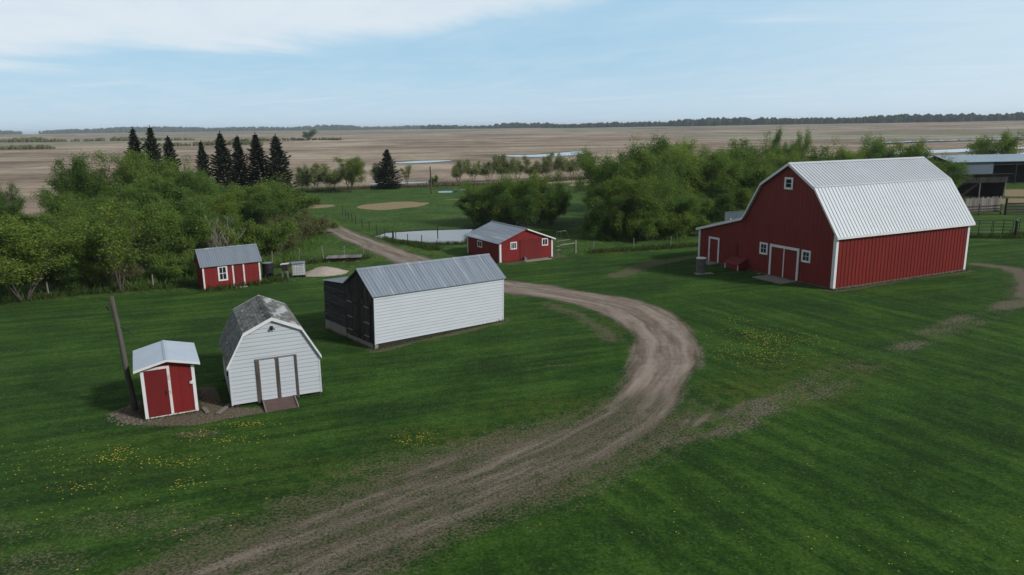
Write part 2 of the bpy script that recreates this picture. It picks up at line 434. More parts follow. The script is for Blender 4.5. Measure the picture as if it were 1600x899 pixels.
def masks(x, y):
    """how the ground is covered at each point: three sets of four channels"""
    r = np.hypot(x, y); w1 = fbm(x, y, 3.0, 4, 11); w2 = fbm(x, y, 9.0, 3, 21)
    A = np.zeros((x.size, 4), np.float32); B = A.copy(); D = A.copy()
    sd = poly_sd(x, y, DRIVE)
    solid = sstep(29, 40, y + (w2 - .5) * 6)
    dirt = sstep(-.8, .6, sd + (w1 - .5) * .9 + .5 * (w2 - .5))
    A[:, 0] = dirt * (.455 + .645 * solid) * (1 - .25 * (1 - solid) * sstep(.5, 2.4, np.abs(sd - 1.0)))
    rough = sstep(-4.0, .4, sd + (w2 - .5) * 3.5) * (1 - solid * .85)
    B[:, 3] = np.exp(-((sd - .95 + (w2 - .5) * .5) / .33) ** 2) + .35 * np.exp(-((sd - 2.0) / .3) ** 2)
    A[:, 1] = rough * .76
    ld = line_d(x, y, TRACK); along = fbm(x, y, 5, 3, 31)
    A[:, 0] = np.maximum(A[:, 0], sstep(.62, .12, np.abs(ld - .72) + (w1 - .5) * .7) * np.clip((along - .40) * 2.3, .12, .55))
    A[:, 1] = np.maximum(A[:, 1], sstep(2.2, .4, ld + (w2 - .5) * 2.2) * np.clip((along - .36) * 2.6, .22, .56))
    for (px, py, rx, ry, a) in ((11.6, 31.9, 1.8, .5, .56), (23.5, 41.6, 2.2, .8, .5), (28, 45.2, 1.6, .6, .46), (36.5, 51.6, 3.0, .8, .62)):
        q = np.hypot(((x - px) * .84 + (y - py) * .54) / rx, (-(x - px) * .54 + (y - py) * .84) / ry) + (w1 - .5) * 1.3
        A[:, 0] = np.maximum(A[:, 0], sstep(1.3, .3, q) * a)
    lp = line_d(x, y, LOOP); A[:, 0] = np.maximum(A[:, 0], sstep(1.1, .4, lp + (w1 - .5) * .8) * .72)
    A[:, 1] = np.maximum(A[:, 1], sstep(2.5, .6, lp) * .5)
    bp = line_d(x, y, BARNPATH); A[:, 1] = np.maximum(A[:, 1], sstep(1.5, .2, bp + (w1 - .5) * 1.4) * .85)
    for (px, py, rx, ry, a) in ( (-14.2, 30.2, 1.1, .5, .85),
                               (-.8, 39.2, 1.3, .25, .6), (-15, 19, 5, 2.5, .52), (-20, 22.5, 4, 3, .45), (-12, 22.5, 4, 1.2, .45), (2.6, 39, 1.2, .2, .6), (-7.5, 24.0, 1.8, .9, .72), (27.5, 44.9, 2.4, .9, .6), (18.6, 38, 1.5, .7, .62), (13, 33.4, 1.8, .7, .6)):
        q = np.hypot((x - px) / rx, (y - py) / ry) + (w1 - .5) * 1.2
        A[:, 1] = np.maximum(A[:, 1], sstep(1.3, .4, q) * a)
    A[:, 1] = np.maximum(A[:, 1], sstep(1.1, .0, line_d(x, y, [(2.6, 53.4), (4.3, 50.8), (5.5, 47.8), (6.3, 43.5)]) + (w1 - .5) * 2.2 + (w2 - .5)) * .66)
    sp = poly_sd(x, y, SHEDPATCH); A[:, 2] = sstep(-.2, .9, sp - .15 + (w1 - .5) * 1.2)
    # bare strip along the feet of the buildings
    for (bx, by, yaw, u0, u1, v0, v1) in ((25.68, 56.99, .447, -.5, 17, -.55, 16.6), (-8.36, 42.54, .694, -.3, 10.6, -.55, 6.6), (-1.15, 71.08, .524, .5, 7.8, -1.0, 3.0)):
        c, s = math.cos(yaw), math.sin(yaw); u = (x - bx) * c + (y - by) * s; v = -(x - bx) * s + (y - by) * c
        q = np.maximum(np.maximum(u0 - u, u - u1), np.maximum(v0 - v, v - v1))
        A[:, 1] = np.maximum(A[:, 1], sstep(.35, -.25, q + (w1 - .5) * 1.0) * .95)
    A[:, 3] = sstep(-2, 3, x - 2.5 - .35 * (y - 30)) * sstep(60, 50, y)
    # fields, pasture, water edges
    fe = 176 + 6 * (fbm(x, y, 60, 2, 41) - .5) + .18 * np.maximum(x, 0) - 58 * sstep(-50, -60, x + .25 * (y - 118))
    B[:, 0] = sstep(-1.5, 1.5, y - fe) + sstep(-120, -135, x) + sstep(215, 225, x) * 0
    B[:, 0] = np.clip(B[:, 0], 0, 1)
    for (px, py, rx, ry, a) in ((-20.4, 129.0, 6.0, 7.0, 1), (-35.1, 130.0, 4.0, 3.6, .75), (17.6, 170.6, 4.6, 3.5, .9), (-9.9, 139.0, 3, 1.0, .62), (-2, 62.5, 1.5, .7, .4), (86, 121, 9, 6, .66), (96, 136, 12, 8, .6), (-26, 149, 6, .8, .5)):
        q = np.hypot((x - px) / rx, (y - py) / ry) + (w2 - .5) * .5 + (w1 - .5) * .3
        B[:, 1] = np.maximum(B[:, 1], sstep(1.12, .85, q) * a)
    pd = poly_sd(x, y, POND); B[:, 2] = sstep(-1.9, -.2, pd + (w1 - .5) * 1.6)
    lawn_edge = np.where(x < -14, 60.5 + (x + 26) * .35, np.where(x < 20, 72 + (x + 14) * .15, 80 + (x - 20) * .02))
    D[:, 0] = sstep(-1.0, 1.2, y - lawn_edge + (w1 - .5) * 1.5)
    for (px, py, rx, ry, a) in ((12.5, 34.5, 4.5, 2.6, 1), (16, 38, 5, 2.4, .8), (2.5, 32.8, 4, 1.6, .8), (-2.5, 29.3, 4, 1.5, .8), (-7, 26, 5, 2, .5), (6.6, 47, 1.2, 4, .8), (-18, 73, 2.6, 1.4, .9), (11, 75.5, 2.2, .8, .9), (-15, 28, 5, 3, .35)):
        q = np.hypot((x - px) / rx, (y - py) / ry) + (w2 - .5) * .9
        D[:, 1] = np.maximum(D[:, 1], sstep(1.3, .3, q) * a)
    D[:, 2] = sstep(420, 800, r) * sstep(.46, .60, fbm(x, y, 300, 3, 51)) * .8 + .45 * sstep(1300, 2300, r)
    for pts in WATERS:
        D[:, 3] = np.maximum(D[:, 3], sstep(-14, 2, poly_sd(x, y, pts) + (w2 - .5) * 10) if pts[0][1] > 200 else 0)
    return A, B, D, sd


WATERS = [[(-47.5, 299), (-40, 295), (-30, 303), (-25, 318), (-36, 317), (-43, 311)],
          [(-7, 368), (0, 352), (12, 342), (26, 352), (37, 372), (40, 405), (36, 412), (26, 392), (13, 372), (3, 370)],
          [(230, 470), (290, 505), (340, 522), (420, 575), (470, 640), (425, 610), (350, 562), (290, 530), (240, 490)],
          [(150, 318), (190, 325), (235, 352), (262, 372), (258, 385), (215, 362), (175, 345)],
          [(120, 252), (150, 258), (200, 288), (240, 300), (235, 316), (190, 305), (150, 280)],
          [(-36, 182.5), (-30, 181.8), (-22, 184.5), (-21, 187.6), (-28, 187), (-34, 185.2)],
          [(-15.6, 154.6), (-12.2, 154.2), (-11.2, 156.3), (-12.6, 158.3), (-15.2, 157.8)],
          [(-11.3, 159.5), (-9.9, 159.4), (-9.4, 161.2), (-10.7, 162.4)]]


def ground_material():
    m = bpy.data.materials.new('grass_dirt_and_stubble'); m.use_nodes = True; t = NT(m.node_tree); t.t.nodes.clear()
    P = t.n('ShaderNodeNewGeometry').outputs['Position']
    def attr(nm):
        a = t.n('ShaderNodeAttribute', attribute_name=nm); s = t.n('ShaderNodeSeparateColor', {0: a.outputs['Color']})
        return s.outputs[0], s.outputs[1], s.outputs[2], a.outputs['Alpha']
    dirt, sparse, bare, side = attr('cover_a'); field, sand, mud, _ = attr('cover_b'); past, yel, olive, wet = attr('cover_c')
    n1 = t.noise(P, .22, 6, .6); n2 = t.noise(P, 1.7, 8, .62); n3 = t.noise(P, 9.0, 6, .65); n4 = t.noise(P, 38.0, 3, .6)
    sL = t.noise(t.mapping(P, (.09, 1.25, 1), (0, 0, R(-20))), 1.0, 6, .62, .2)
    sR = t.noise(t.mapping(P, (.10, 1.1, 1), (0, 0, R(63))), 1.0, 6, .62, .2)
    st = t.m('ADD', t.m('MULTIPLY', sL, t.m('SUBTRACT', 1.0, side)), t.m('MULTIPLY', sR, side))
    def wsum(*ps):
        o = None
        for v, w in ps: q = t.m('MULTIPLY', v, w); o = q if o is None else t.m('ADD', o, q)
        return o
    f = wsum((n1, .26), (st, .33), (n2, .15), (n3, .14), (n4, .12))
    lawn = t.ramp(f, [(.435, (.0105, .0330, .0050)), (.5, (.0198, .0575, .0066)), (.56, (.0420, .0940, .0115))])
    pst = t.ramp(wsum((n1, .3), (n2, .45), (n3, .25)), [(.43, (.020, .050, .009)), (.5, (.040, .088, .0140)), (.57, (.074, .128, .026))])
    g = t.mix(past, lawn, pst)
    yk = t.m('MULTIPLY', yel, t.smap(wsum((n2, .6), (n3, .4)), .44, .56))
    g = t.mix(t.m('MULTIPLY', yk, .8), g, (.062, .082, .010))
    n5 = t.noise(P, 4.2, 5, .6)
    tone = t.smap(wsum((n3, .30), (n4, .40), (n5, .30)), .42, .58, .54, 1.46, False)
    g = t.mix(1.0, g, t.n('ShaderNodeCombineColor', {0: tone, 1: tone, 2: tone}).outputs[0], 'MULTIPLY')
    ln = t.n('ShaderNodeSeparateColor', {0: t.n('ShaderNodeAttribute', attribute_name='lane').outputs['Color']})
    wob = t.m('MULTIPLY', t.m('SUBTRACT', t.noise(P, .12, 1, .4), .5), .7)
    lat = t.m('ADD', ln.outputs[0], wob)
    rs = t.noise(t.n('ShaderNodeCombineXYZ', {0: t.m('MULTIPLY', lat, 1.7), 1: t.m('MULTIPLY', ln.outputs[1], .16), 2: 0.0}).outputs[0], 1.0, 8, .66, 0.0)
    inlane = t.smap(t.m('ABSOLUTE', lat), 3.6, 5.6, 1.0, 0.0)
    rs = t.m('ADD', t.m('MULTIPLY', rs, inlane), t.m('MULTIPLY', n3, t.m('SUBTRACT', 1.0, inlane)))
    al = t.m('ABSOLUTE', t.m('SUBTRACT', t.m('ABSOLUTE', lat), .95))
    wheel = t.smap(al, .12, .55, 1.0, 0.0)
    dryc = t.ramp(wsum((n3, .6), (n4, .4)), [(.43, (.045, .042, .024)), (.57, (.165, .140, .095))])
    dm = t.smap(t.m('ADD', sparse, wsum((t.m('SUBTRACT', n2, .5), .8), (t.m('SUBTRACT', n3, .5), 1.3), (t.m('SUBTRACT', rs, .5), 1.0), (t.m('SUBTRACT', n4, .5), 1.2))), .40, .80)
    g = t.mix(t.m('MULTIPLY', dm, .85), g, dryc)
    barec = t.ramp(wsum((n3, .5), (n4, .5)), [(.42, (.050, .037, .027)), (.5, (.112, .086, .064)), (.58, (.24, .195, .155))])
    g = t.mix(t.smap(t.m('ADD', bare, t.m('MULTIPLY', t.m('SUBTRACT', n3, .5), .8)), .4, .62), g, barec)
    hard = t.smap(dirt, .68, .95)
    dirtc = t.ramp(t.m('ADD', wsum((n2, .16), (n3, .14), (n4, .22), (rs, .48)), t.m('MULTIPLY_ADD', wheel, .045, t.m('MULTIPLY_ADD', hard, .045, -.03))),
                   [(.41, (.098, .074, .062)), (.5, (.192, .150, .129)), (.60, (.325, .268, .235))])
    dirtc = t.mix(t.m('MULTIPLY', t.m('SUBTRACT', 1.0, hard), t.smap(n2, .40, .58, .10, .42)), dirtc, (.088, .076, .050))
    km = t.smap(t.m('ADD', dirt, wsum((t.m('SUBTRACT', n2, .5), .7), (t.m('SUBTRACT', rs, .5), 1.15), (t.m('SUBTRACT', n3, .5), 1.2), (t.m('SUBTRACT', n4, .5), 1.5), (wheel, .10))), .28, .70)
    g = t.mix(km, g, dirtc)
    sandc = t.ramp(wsum((n2, .5), (n3, .5)), [(.35, (.20, .145, .085)), (.65, (.36, .275, .18))])
    g = t.mix(t.smap(t.m('ADD', sand, t.m('MULTIPLY', t.m('SUBTRACT', n3, .5), .7)), .4, .6), g, sandc)
    mudc = t.ramp(n3, [(.3, (.022, .022, .014)), (.7, (.06, .055, .035))])
    g = t.mix(t.m('MULTIPLY', t.smap(t.m('ADD', mud, t.m('MULTIPLY', t.m('SUBTRACT', n2, .5), 1.0)), .35, .7), .85), g, mudc)
    # stubble
    fa = t.noise(P, .0045, 9, .66, 1.0); fb = t.noise(t.mapping(P, (.004, .035, 1), (0, 0, R(8))), 1.0, 7, .62, .8); fc = t.noise(P, .22, 5, .6)
    fd = t.noise(P, .016, 8, .65, 1.2); fv = wsum((fa, .36), (fd, .26), (fb, .22), (fc, .16))
    fcol = t.ramp(fv, [(.425, (.145, .100, .082)), (.478, (.250, .182, .146)), (.515, (.350, .268, .215)), (.565, (.47, .39, .305))])
    oc = t.ramp(fv, [(.44, (.140, .140, .100)), (.56, (.32, .305, .235))])
    fcol = t.mix(t.m('MULTIPLY', olive, .85, clamp=True), fcol, oc)
    fcol = t.mix(t.m('MULTIPLY', wet, .8), fcol, (.055, .048, .040))
    g = t.mix(field, g, fcol)
    hgt = wsum((n3, .6), (n4, .5))
    bp = t.n('ShaderNodeBump', {'Height': hgt, 'Strength': .55, 'Distance': .05})
    b = t.n('ShaderNodeBsdfPrincipled', {'Base Color': g, 'Roughness': .95, 'Specular IOR Level': .05, 'Normal': bp.outputs[0],
                                         'Sheen Weight': .06, 'Sheen Roughness': .6, 'Sheen Tint': (.35, .55, .25, 1)})
    t.n('ShaderNodeOutputMaterial', {'Surface': b.outputs[0]})
    return m


GM = ground_material()


def lane_coords(x, y):
    """offset from the middle of the lane and distance along it"""
    d = np.full(x.shape, 1e9); off = np.zeros(x.shape); arc = np.zeros(x.shape); s0 = 0.0
    for (ax, ay), (bx, by) in zip(LANE, LANE[1:]):
        ex, ey = bx - ax, by - ay; L = math.hypot(ex, ey)
        t = np.clip(((x - ax) * ex + (y - ay) * ey) / (L * L), 0, 1); px, py = x - ax - t * ex, y - ay - t * ey; q = np.hypot(px, py); m = q < d
        d = np.where(m, q, d); off = np.where(m, q * np.sign(ex * py - ey * px), off); arc = np.where(m, s0 + t * L, arc); s0 += L
    return np.stack([off, arc, np.zeros_like(off), np.ones_like(off)], 1).astype(np.float32)


def put_masks(me, x, y):
    A, B, D, sd = masks(x, y)
    for nm, v in (('cover_a', A), ('cover_b', B), ('cover_c', D), ('lane', lane_coords(x, y))):
        at = me.color_attributes.new(nm, 'FLOAT_COLOR', 'POINT'); at.data.foreach_set('color', v.ravel())
    return A, B, D, sd


def grid_mesh(name, xs, ys, zoff=0.0, keep=None):
    X, Y = np.meshgrid(xs, ys); x, y = X.ravel(), Y.ravel(); nx, ny = len(xs), len(ys)
    i = np.arange(nx * ny).reshape(ny, nx)
    f = np.stack([i[:-1, :-1], i[:-1, 1:], i[1:, 1:], i[1:, :-1]], -1).reshape(-1, 4)
    if keep is not None:
        kv = keep(x, y); f = f[kv[f].mean(1) > .5]
        used = np.unique(f); rm = np.full(nx * ny, -1); rm[used] = np.arange(len(used)); f = rm[f]; x, y = x[used], y[used]
    v = np.stack([x, y, height(x, y) + zoff], 1)
    me = raw_mesh(name, v, f, GM); put_masks(me, x, y)
    me.polygons.foreach_set('use_smooth', [True] * len(me.polygons))
    o = bpy.data.objects.new(name, me); C.objects.link(o)
    return o


tag(grid_mesh('ground', axis(-58, 62, .4, -9000, 9000, 1.075), axis(9, 112, .4, -60, 9500, 1.06)), 'mown green lawn, pasture and brown stubble fields', 'ground', kind='structure')


def keep_drive(x, y):
    return (poly_sd(x, y, DRIVE) + (fbm(x, y, 3.0, 4, 11) - .5) * .9 > 0).astype(float)


def keep_track(x, y):
    on = np.minimum(line_d(x, y, TRACK) - .85, line_d(x, y, LOOP) - .65)
    return ((on + (fbm(x, y, 3.0, 4, 11) - .5) * .9 < 0) & (poly_sd(x, y, DRIVE) + (fbm(x, y, 3.0, 4, 11) - .5) * .9 < -.3)).astype(float)


tag(grid_mesh('driveway', np.arange(-31, 13, .22), np.arange(13, 111, .22), .004, keep_drive), 'curved brown dirt driveway', 'driveway', kind='structure')
tag(grid_mesh('farm_track', np.arange(5, 62, .25), np.arange(28, 70, .25), .004, keep_track), 'faint worn vehicle track through the grass', 'track', kind='structure')


def water_material():
    m = bpy.data.materials.new('still_water'); m.use_nodes = True; t = NT(m.node_tree); t.t.nodes.clear()
    P = t.n('ShaderNodeNewGeometry').outputs['Position']
    bp = t.n('ShaderNodeBump', {'Height': t.noise(P, 2.5, 4, .6), 'Strength': .06, 'Distance': .05})
    b = t.n('ShaderNodeBsdfPrincipled', {'Base Color': (.02, .022, .02, 1), 'Roughness': .02, 'Specular IOR Level': .6, 'IOR': 1.33, 'Normal': bp.outputs[0]})
    t.n('ShaderNodeOutputMaterial', {'Surface': b.outputs[0]})
    return m


WM = water_material()


def water_sheet(name, poly, z, label):
    n = len(poly); pts = []
    for i in range(n):
        p0, p1, p2, p3 = (Vector(poly[(i + k) % n]) for k in (-1, 0, 1, 2))
        for q in range(6):
            s = q / 6
            pts.append(.5 * ((2 * p1) + (p2 - p0) * s + (2 * p0 - 5 * p1 + 4 * p2 - p3) * s * s + (3 * p1 - p0 - 3 * p2 + p3) * s ** 3))
    rng = random.Random(len(pts) + int(poly[0][0])); size = max(abs(p[0] - poly[0][0]) for p in poly)
    vs = [(p.x + rng.uniform(-.012, .012) * size, p.y + rng.uniform(-.012, .012) * size, z) for p in pts]
    o = MB().add(vs, [tuple(range(len(vs)))]).build(name, WM)
    return tag(o, label, 'water', kind='structure')


# pond: the basin is cut into the ground sheet, the water stands in it
water_sheet('pond', [(x + (x + 7) * .03, y + (y - 91) * .06) for x, y in POND], -.12, 'small pond behind the red shed')
for k, wpoly in enumerate(WATERS):
    zc = max(float(height(np.array([p[0]]), np.array([p[1]]))[0]) for p in wpoly) + .02
    water_sheet('water', wpoly, zc, 'shallow standing water in a low spot of the field')


def gz(x, y): return float(height(np.array([float(x)]), np.array([float(y)]))[0])


# ------------------------------------------------------------------ building pieces
def frame_x(parent, v0, v1, z0, z1, fw, name='window', mat_f=None, bars=(1, 1), x=0.0, out=.06, pane='pane', pane_mat=None, sill=True):
    """a window on a wall that faces -x; v0<v1 outer size"""
    m = MB(); a, b = x - out, x - .002
    m.box(a, b, v0, v0 + fw, z0, z1); m.box(a, b, v1 - fw, v1, z0, z1)
    m.box(a, b, v0 + fw, v1 - fw, z1 - fw, z1); m.box(a - (.03 if sill else 0), b, v0 + fw, v1 - fw, z0, z0 + fw)
    iv0, iv1, iz0, iz1 = v0 + fw, v1 - fw, z0 + fw, z1 - fw; g = .022
    for k in range(bars[0]):
        c = iv0 + (iv1 - iv0) * (k + 1) / (bars[0] + 1); m.box(x - .035, x - .004, c - g * .7, c + g * .7, iz0, iz1)
    for k in range(bars[1]):
        c = iz0 + (iz1 - iz0) * (k + 1) / (bars[1] + 1); m.box(x - .038, x - .006, iv0, iv1, c - g * .7, c + g * .7)
    o = m.build(name, mat_f or MT['trim'], parent)
    MB().box(x - .02, x - .008, iv0, iv1, iz0, iz1).build(pane, pane_mat or MT['glass'], o)
    return o


def frame_y(parent, u0, u1, z0, z1, fw, name='window', mat_f=None, bars=(1, 1), y=0.0, out=.05):
    m = MB(); a, b = y - out, y - .002
    m.box(u0, u0 + fw, a, b, z0, z1); m.box(u1 - fw, u1, a, b, z0, z1)
    m.box(u0 + fw, u1 - fw, a, b, z1 - fw, z1); m.box(u0 + fw, u1 - fw, a - .03, b, z0, z0 + fw)
    i0, i1, j0, j1 = u0 + fw, u1 - fw, z0 + fw, z1 - fw; g = .02
    for k in range(bars[0]):
        c = i0 + (i1 - i0) * (k + 1) / (bars[0] + 1); m.box(c - g, c + g, y - .035, y - .004, j0, j1)
    for k in range(bars[1]):
        c = j0 + (j1 - j0) * (k + 1) / (bars[1] + 1); m.box(i0, i1, y - .038, y - .006, c - g * 1.3, c + g * 1.3)
    o = m.build(name, mat_f or MT['trim'], parent)
    MB().box(i0, i1, y - .02, y - .008, j0, j1).build('pane', MT['glass'], o)
    return o


def roof_strip_x(m, pa, pb, x0, x1, pitch, rh, rw, th=.03):
    """ribbed roof plane between two (y,z) points, pa the upper; ribs run down the slope, repeat along x"""
    A = Vector((x1 - x0, 0, 0)); B = Vector((0, pb[0] - pa[0], pb[1] - pa[1]))
    n = A.cross(B).normalized()
    if n.z < 0: n = -n
    m.ribbed((x0, pa[0], pa[1]), A, B, n, pitch, rh, rw, th)


def rake(m, pts, x0, x1, h):
    """trim boards that follow a roof edge given as (y,z) points"""
    for (a, b) in zip(pts, pts[1:]):
        m.prism([(a[0], a[1]), (b[0], b[1]), (b[0], b[1] - h), (a[0], a[1] - h)], x0, x1)


# ------------------------------------------------------------------ barn
def build_barn():
    L, Wd, hw, hb, hr, vb, vbl, lw, hl = 16.5, 10.42, 4.285, 8.0, 9.87, 2.32, 2.14, 5.9, 3.12
    o = empty('barn', (25.683, 56.99, 0), .447, 'big red barn with a white gambrel roof and a low lean-to side', 'barn')
    og = .24
    roofpts = [(-.3, hw), (vb, hb), (Wd / 2, hr), (Wd - vbl, hb), (Wd - .14, 4.78), (Wd + lw + .2, hl)]
    pw = [(0, .15), (0, 4.55)] + [(a, b - .16) for a, b in roofpts[1:5]] + [(Wd + lw, hl - .10), (Wd + lw, .15)]
    m = MB(); m.prism([(a + (.03 if i < 3 else -.03 if i > 5 else 0), b - (0 if i in (0, len(pw) - 1) else .03)) for i, (a, b) in enumerate(pw)], .03, L - .03)
    def top(v):
        for (a, b) in zip(pw[1:-1], pw[2:-1]):
            if a[0] <= v <= b[0]: return a[1] + (b[1] - a[1]) * (v - a[0]) / (b[0] - a[0] + 1e-9)
        return hl - .1
    m.vsiding(lambda u, q, z: (-q, u, z), top, 0, Wd + lw, .12, .42, .016, .08)
    m.vsiding(lambda u, q, z: (L + q, u, z), top, 0, Wd + lw, .12, .42, .016, .08)
    m.vsiding(lambda u, q, z: (u, -q, z), lambda u: 4.55, 0, L, .12, .42, .036, .11)
    m.vsiding(lambda u, q, z: (u, Wd + lw + q, z), lambda u: hl - .1, 0, L, .15, .30, .02, .07)
    m.build('wall', MT['barn_red'], o)
    f = MB(); f.box(-.03, L + .03, -.03, Wd + lw + .03, -.2, .13); f.build('foundation', MT['well'], o)
    m = MB()
    for a, b in ((roofpts[1], roofpts[0]), (roofpts[2], roofpts[1]), (roofpts[2], roofpts[3]), (roofpts[3], roofpts[4]), (roofpts[4], roofpts[5])):
        roof_strip_x(m, a, b, -og, L + og, .38, .045, .10)
    rf = m.build('roof', MT['barn_roof'], o)
    rc = MB(); rc.prism([(Wd / 2 - .22, hr - .09), (Wd / 2, hr + .05), (Wd / 2 + .22, hr - .09), (Wd / 2, hr + .03)], -og - .02, L + og + .02)
    rc.prism([(vb - .05, hb + .045), (vb + .12, hb + .12), (vb + .12, hb + .10), (vb - .05, hb + .025)], -og, L + og)
    rc.build('ridge_cap', MT['barn_roof'], rf)
    t = MB()
    for x0, x1 in ((-og - .05, -og - .003), (L + og + .003, L + og + .05)):
        rake(t, [(a, b + .035) for a, b in roofpts], x0, x1, .24)
    t.box(-og - .048, L + og + .048, -.335, -.302, hw - .17, hw + .02)
    t.build_each('rake_trim', MT['trim'], o)
    t = MB()
    t.box(-.045, -.016, .002, .24, .12, 4.4); t.box(-.045, .22, -.048, .0, .12, 4.4)
    t.box(L - .22, L + .045, -.048, .0, .12, 4.4); t.box(-.045, .0, Wd + lw - .2, Wd + lw + .04, .12, hl - .12)
    t.build_each('corner_trim', MT['trim'], o)
    MB().box(-.032, -.014, .25, Wd + .3, 4.62, 4.70).build('seam_flashing', MT['barn_red'], o)
    # main door pair
    fr = MB(); z1 = 2.84; x = -.016
    fr.box(-.08, x, 3.60, 3.80, .10, z1); fr.box(-.08, x, 6.68, 6.88, .10, z1); fr.box(-.085, x, 3.80, 6.68, z1 - .22, z1)
    fr.build('door_frame', MT['trim'], o)
    d1 = MB(); d1.box(-.055, x, 3.82, 5.19, .12, z1 - .24); d1.build('door', MT['barn_red'], o)
    d2 = MB(); d2.box(-.055, x, 5.29, 6.66, .12, z1 - .24); d2.build('door', MT['barn_red'], o)
    t = MB(); t.box(-.075, x, 5.19, 5.29, .12, z1 - .24); t.build('door_batten', MT['trim'], o)
    # side door in the lean-to
    fr = MB(); fr.box(-.08, x, 13.33, 13.50, .1, 2.5); fr.box(-.08, x, 14.64, 14.81, .1, 2.5); fr.box(-.085, x, 13.5, 14.64, 2.32, 2.5)
    fr.build('door_frame', MT['trim'], o)
    dd = MB(); dd.box(-.05, x, 13.51, 14.63, .12, 2.31); dd = dd.build('door', MT['barn_red'], o)
    hd = MB(); hd.box(-.10, -.05, 14.48, 14.54, 1.05, 1.25); hd.build('handle', MT['iron'], dd)
    frame_x(o, 7.15, 8.10, 1.78, 2.84, .16, x=-.016); frame_x(o, 2.40, 3.34, 1.80, 2.82, .16, x=-.016)
    frame_x(o, 4.77, 5.70, 7.67, 8.68, .17, bars=(0, 1), x=-.016, name='loft_window')
    s = MB(); s.box(-1.9, -.07, 3.6, 6.9, -.05, .07); s.build('door_apron', MT['concrete'], o)
    s = MB(); s.box(-1.1, -.07, 13.2, 15.0, -.05, .10); s.build('door_step', MT['concrete'], o)
    # thin lightning wire and its pipe on the front wall
    p = MB(); p.tube([(-.05, 10.9, .3), (-.05, 10.9, 2.2)], [.03, .03], 6); p.build('drain_pipe', MT['iron'], o)
    b = empty('feed_box', (0, 0, 0), 0, 'small red feed box with a sloping lid against the barn wall', 'feed box')
    b.location = o.matrix_world @ Vector((0, 0, 0)); b.rotation_euler = (0, 0, .447)
    c, s_ = math.cos(.447), math.sin(.447)
    b.location = (25.683 - c * .07 - s_ * 9.6, 56.99 - s_ * .07 + c * 9.6, 0)
    m = MB(); m.prism_y([(-.95, .06), (-.02, .06), (-.02, 1.0), (-.95, .55)], 0, 1.75); m.build('bin', MT['shed_red'], b)
    m = MB(); m.prism_y([(-1.05, .53), (0, 1.03), (0, 1.09), (-1.05, .59)], -.06, 1.81); m.build('lid', MT['dark_red'], b)
    m = MB(); m.box(-.985, -.953, -.0, .09, .05, .55); m.box(-.985, -.953, 1.66, 1.75, .05, .55); m.build_each('corner_trim', MT['old_trim'], b)
    return o


build_barn()


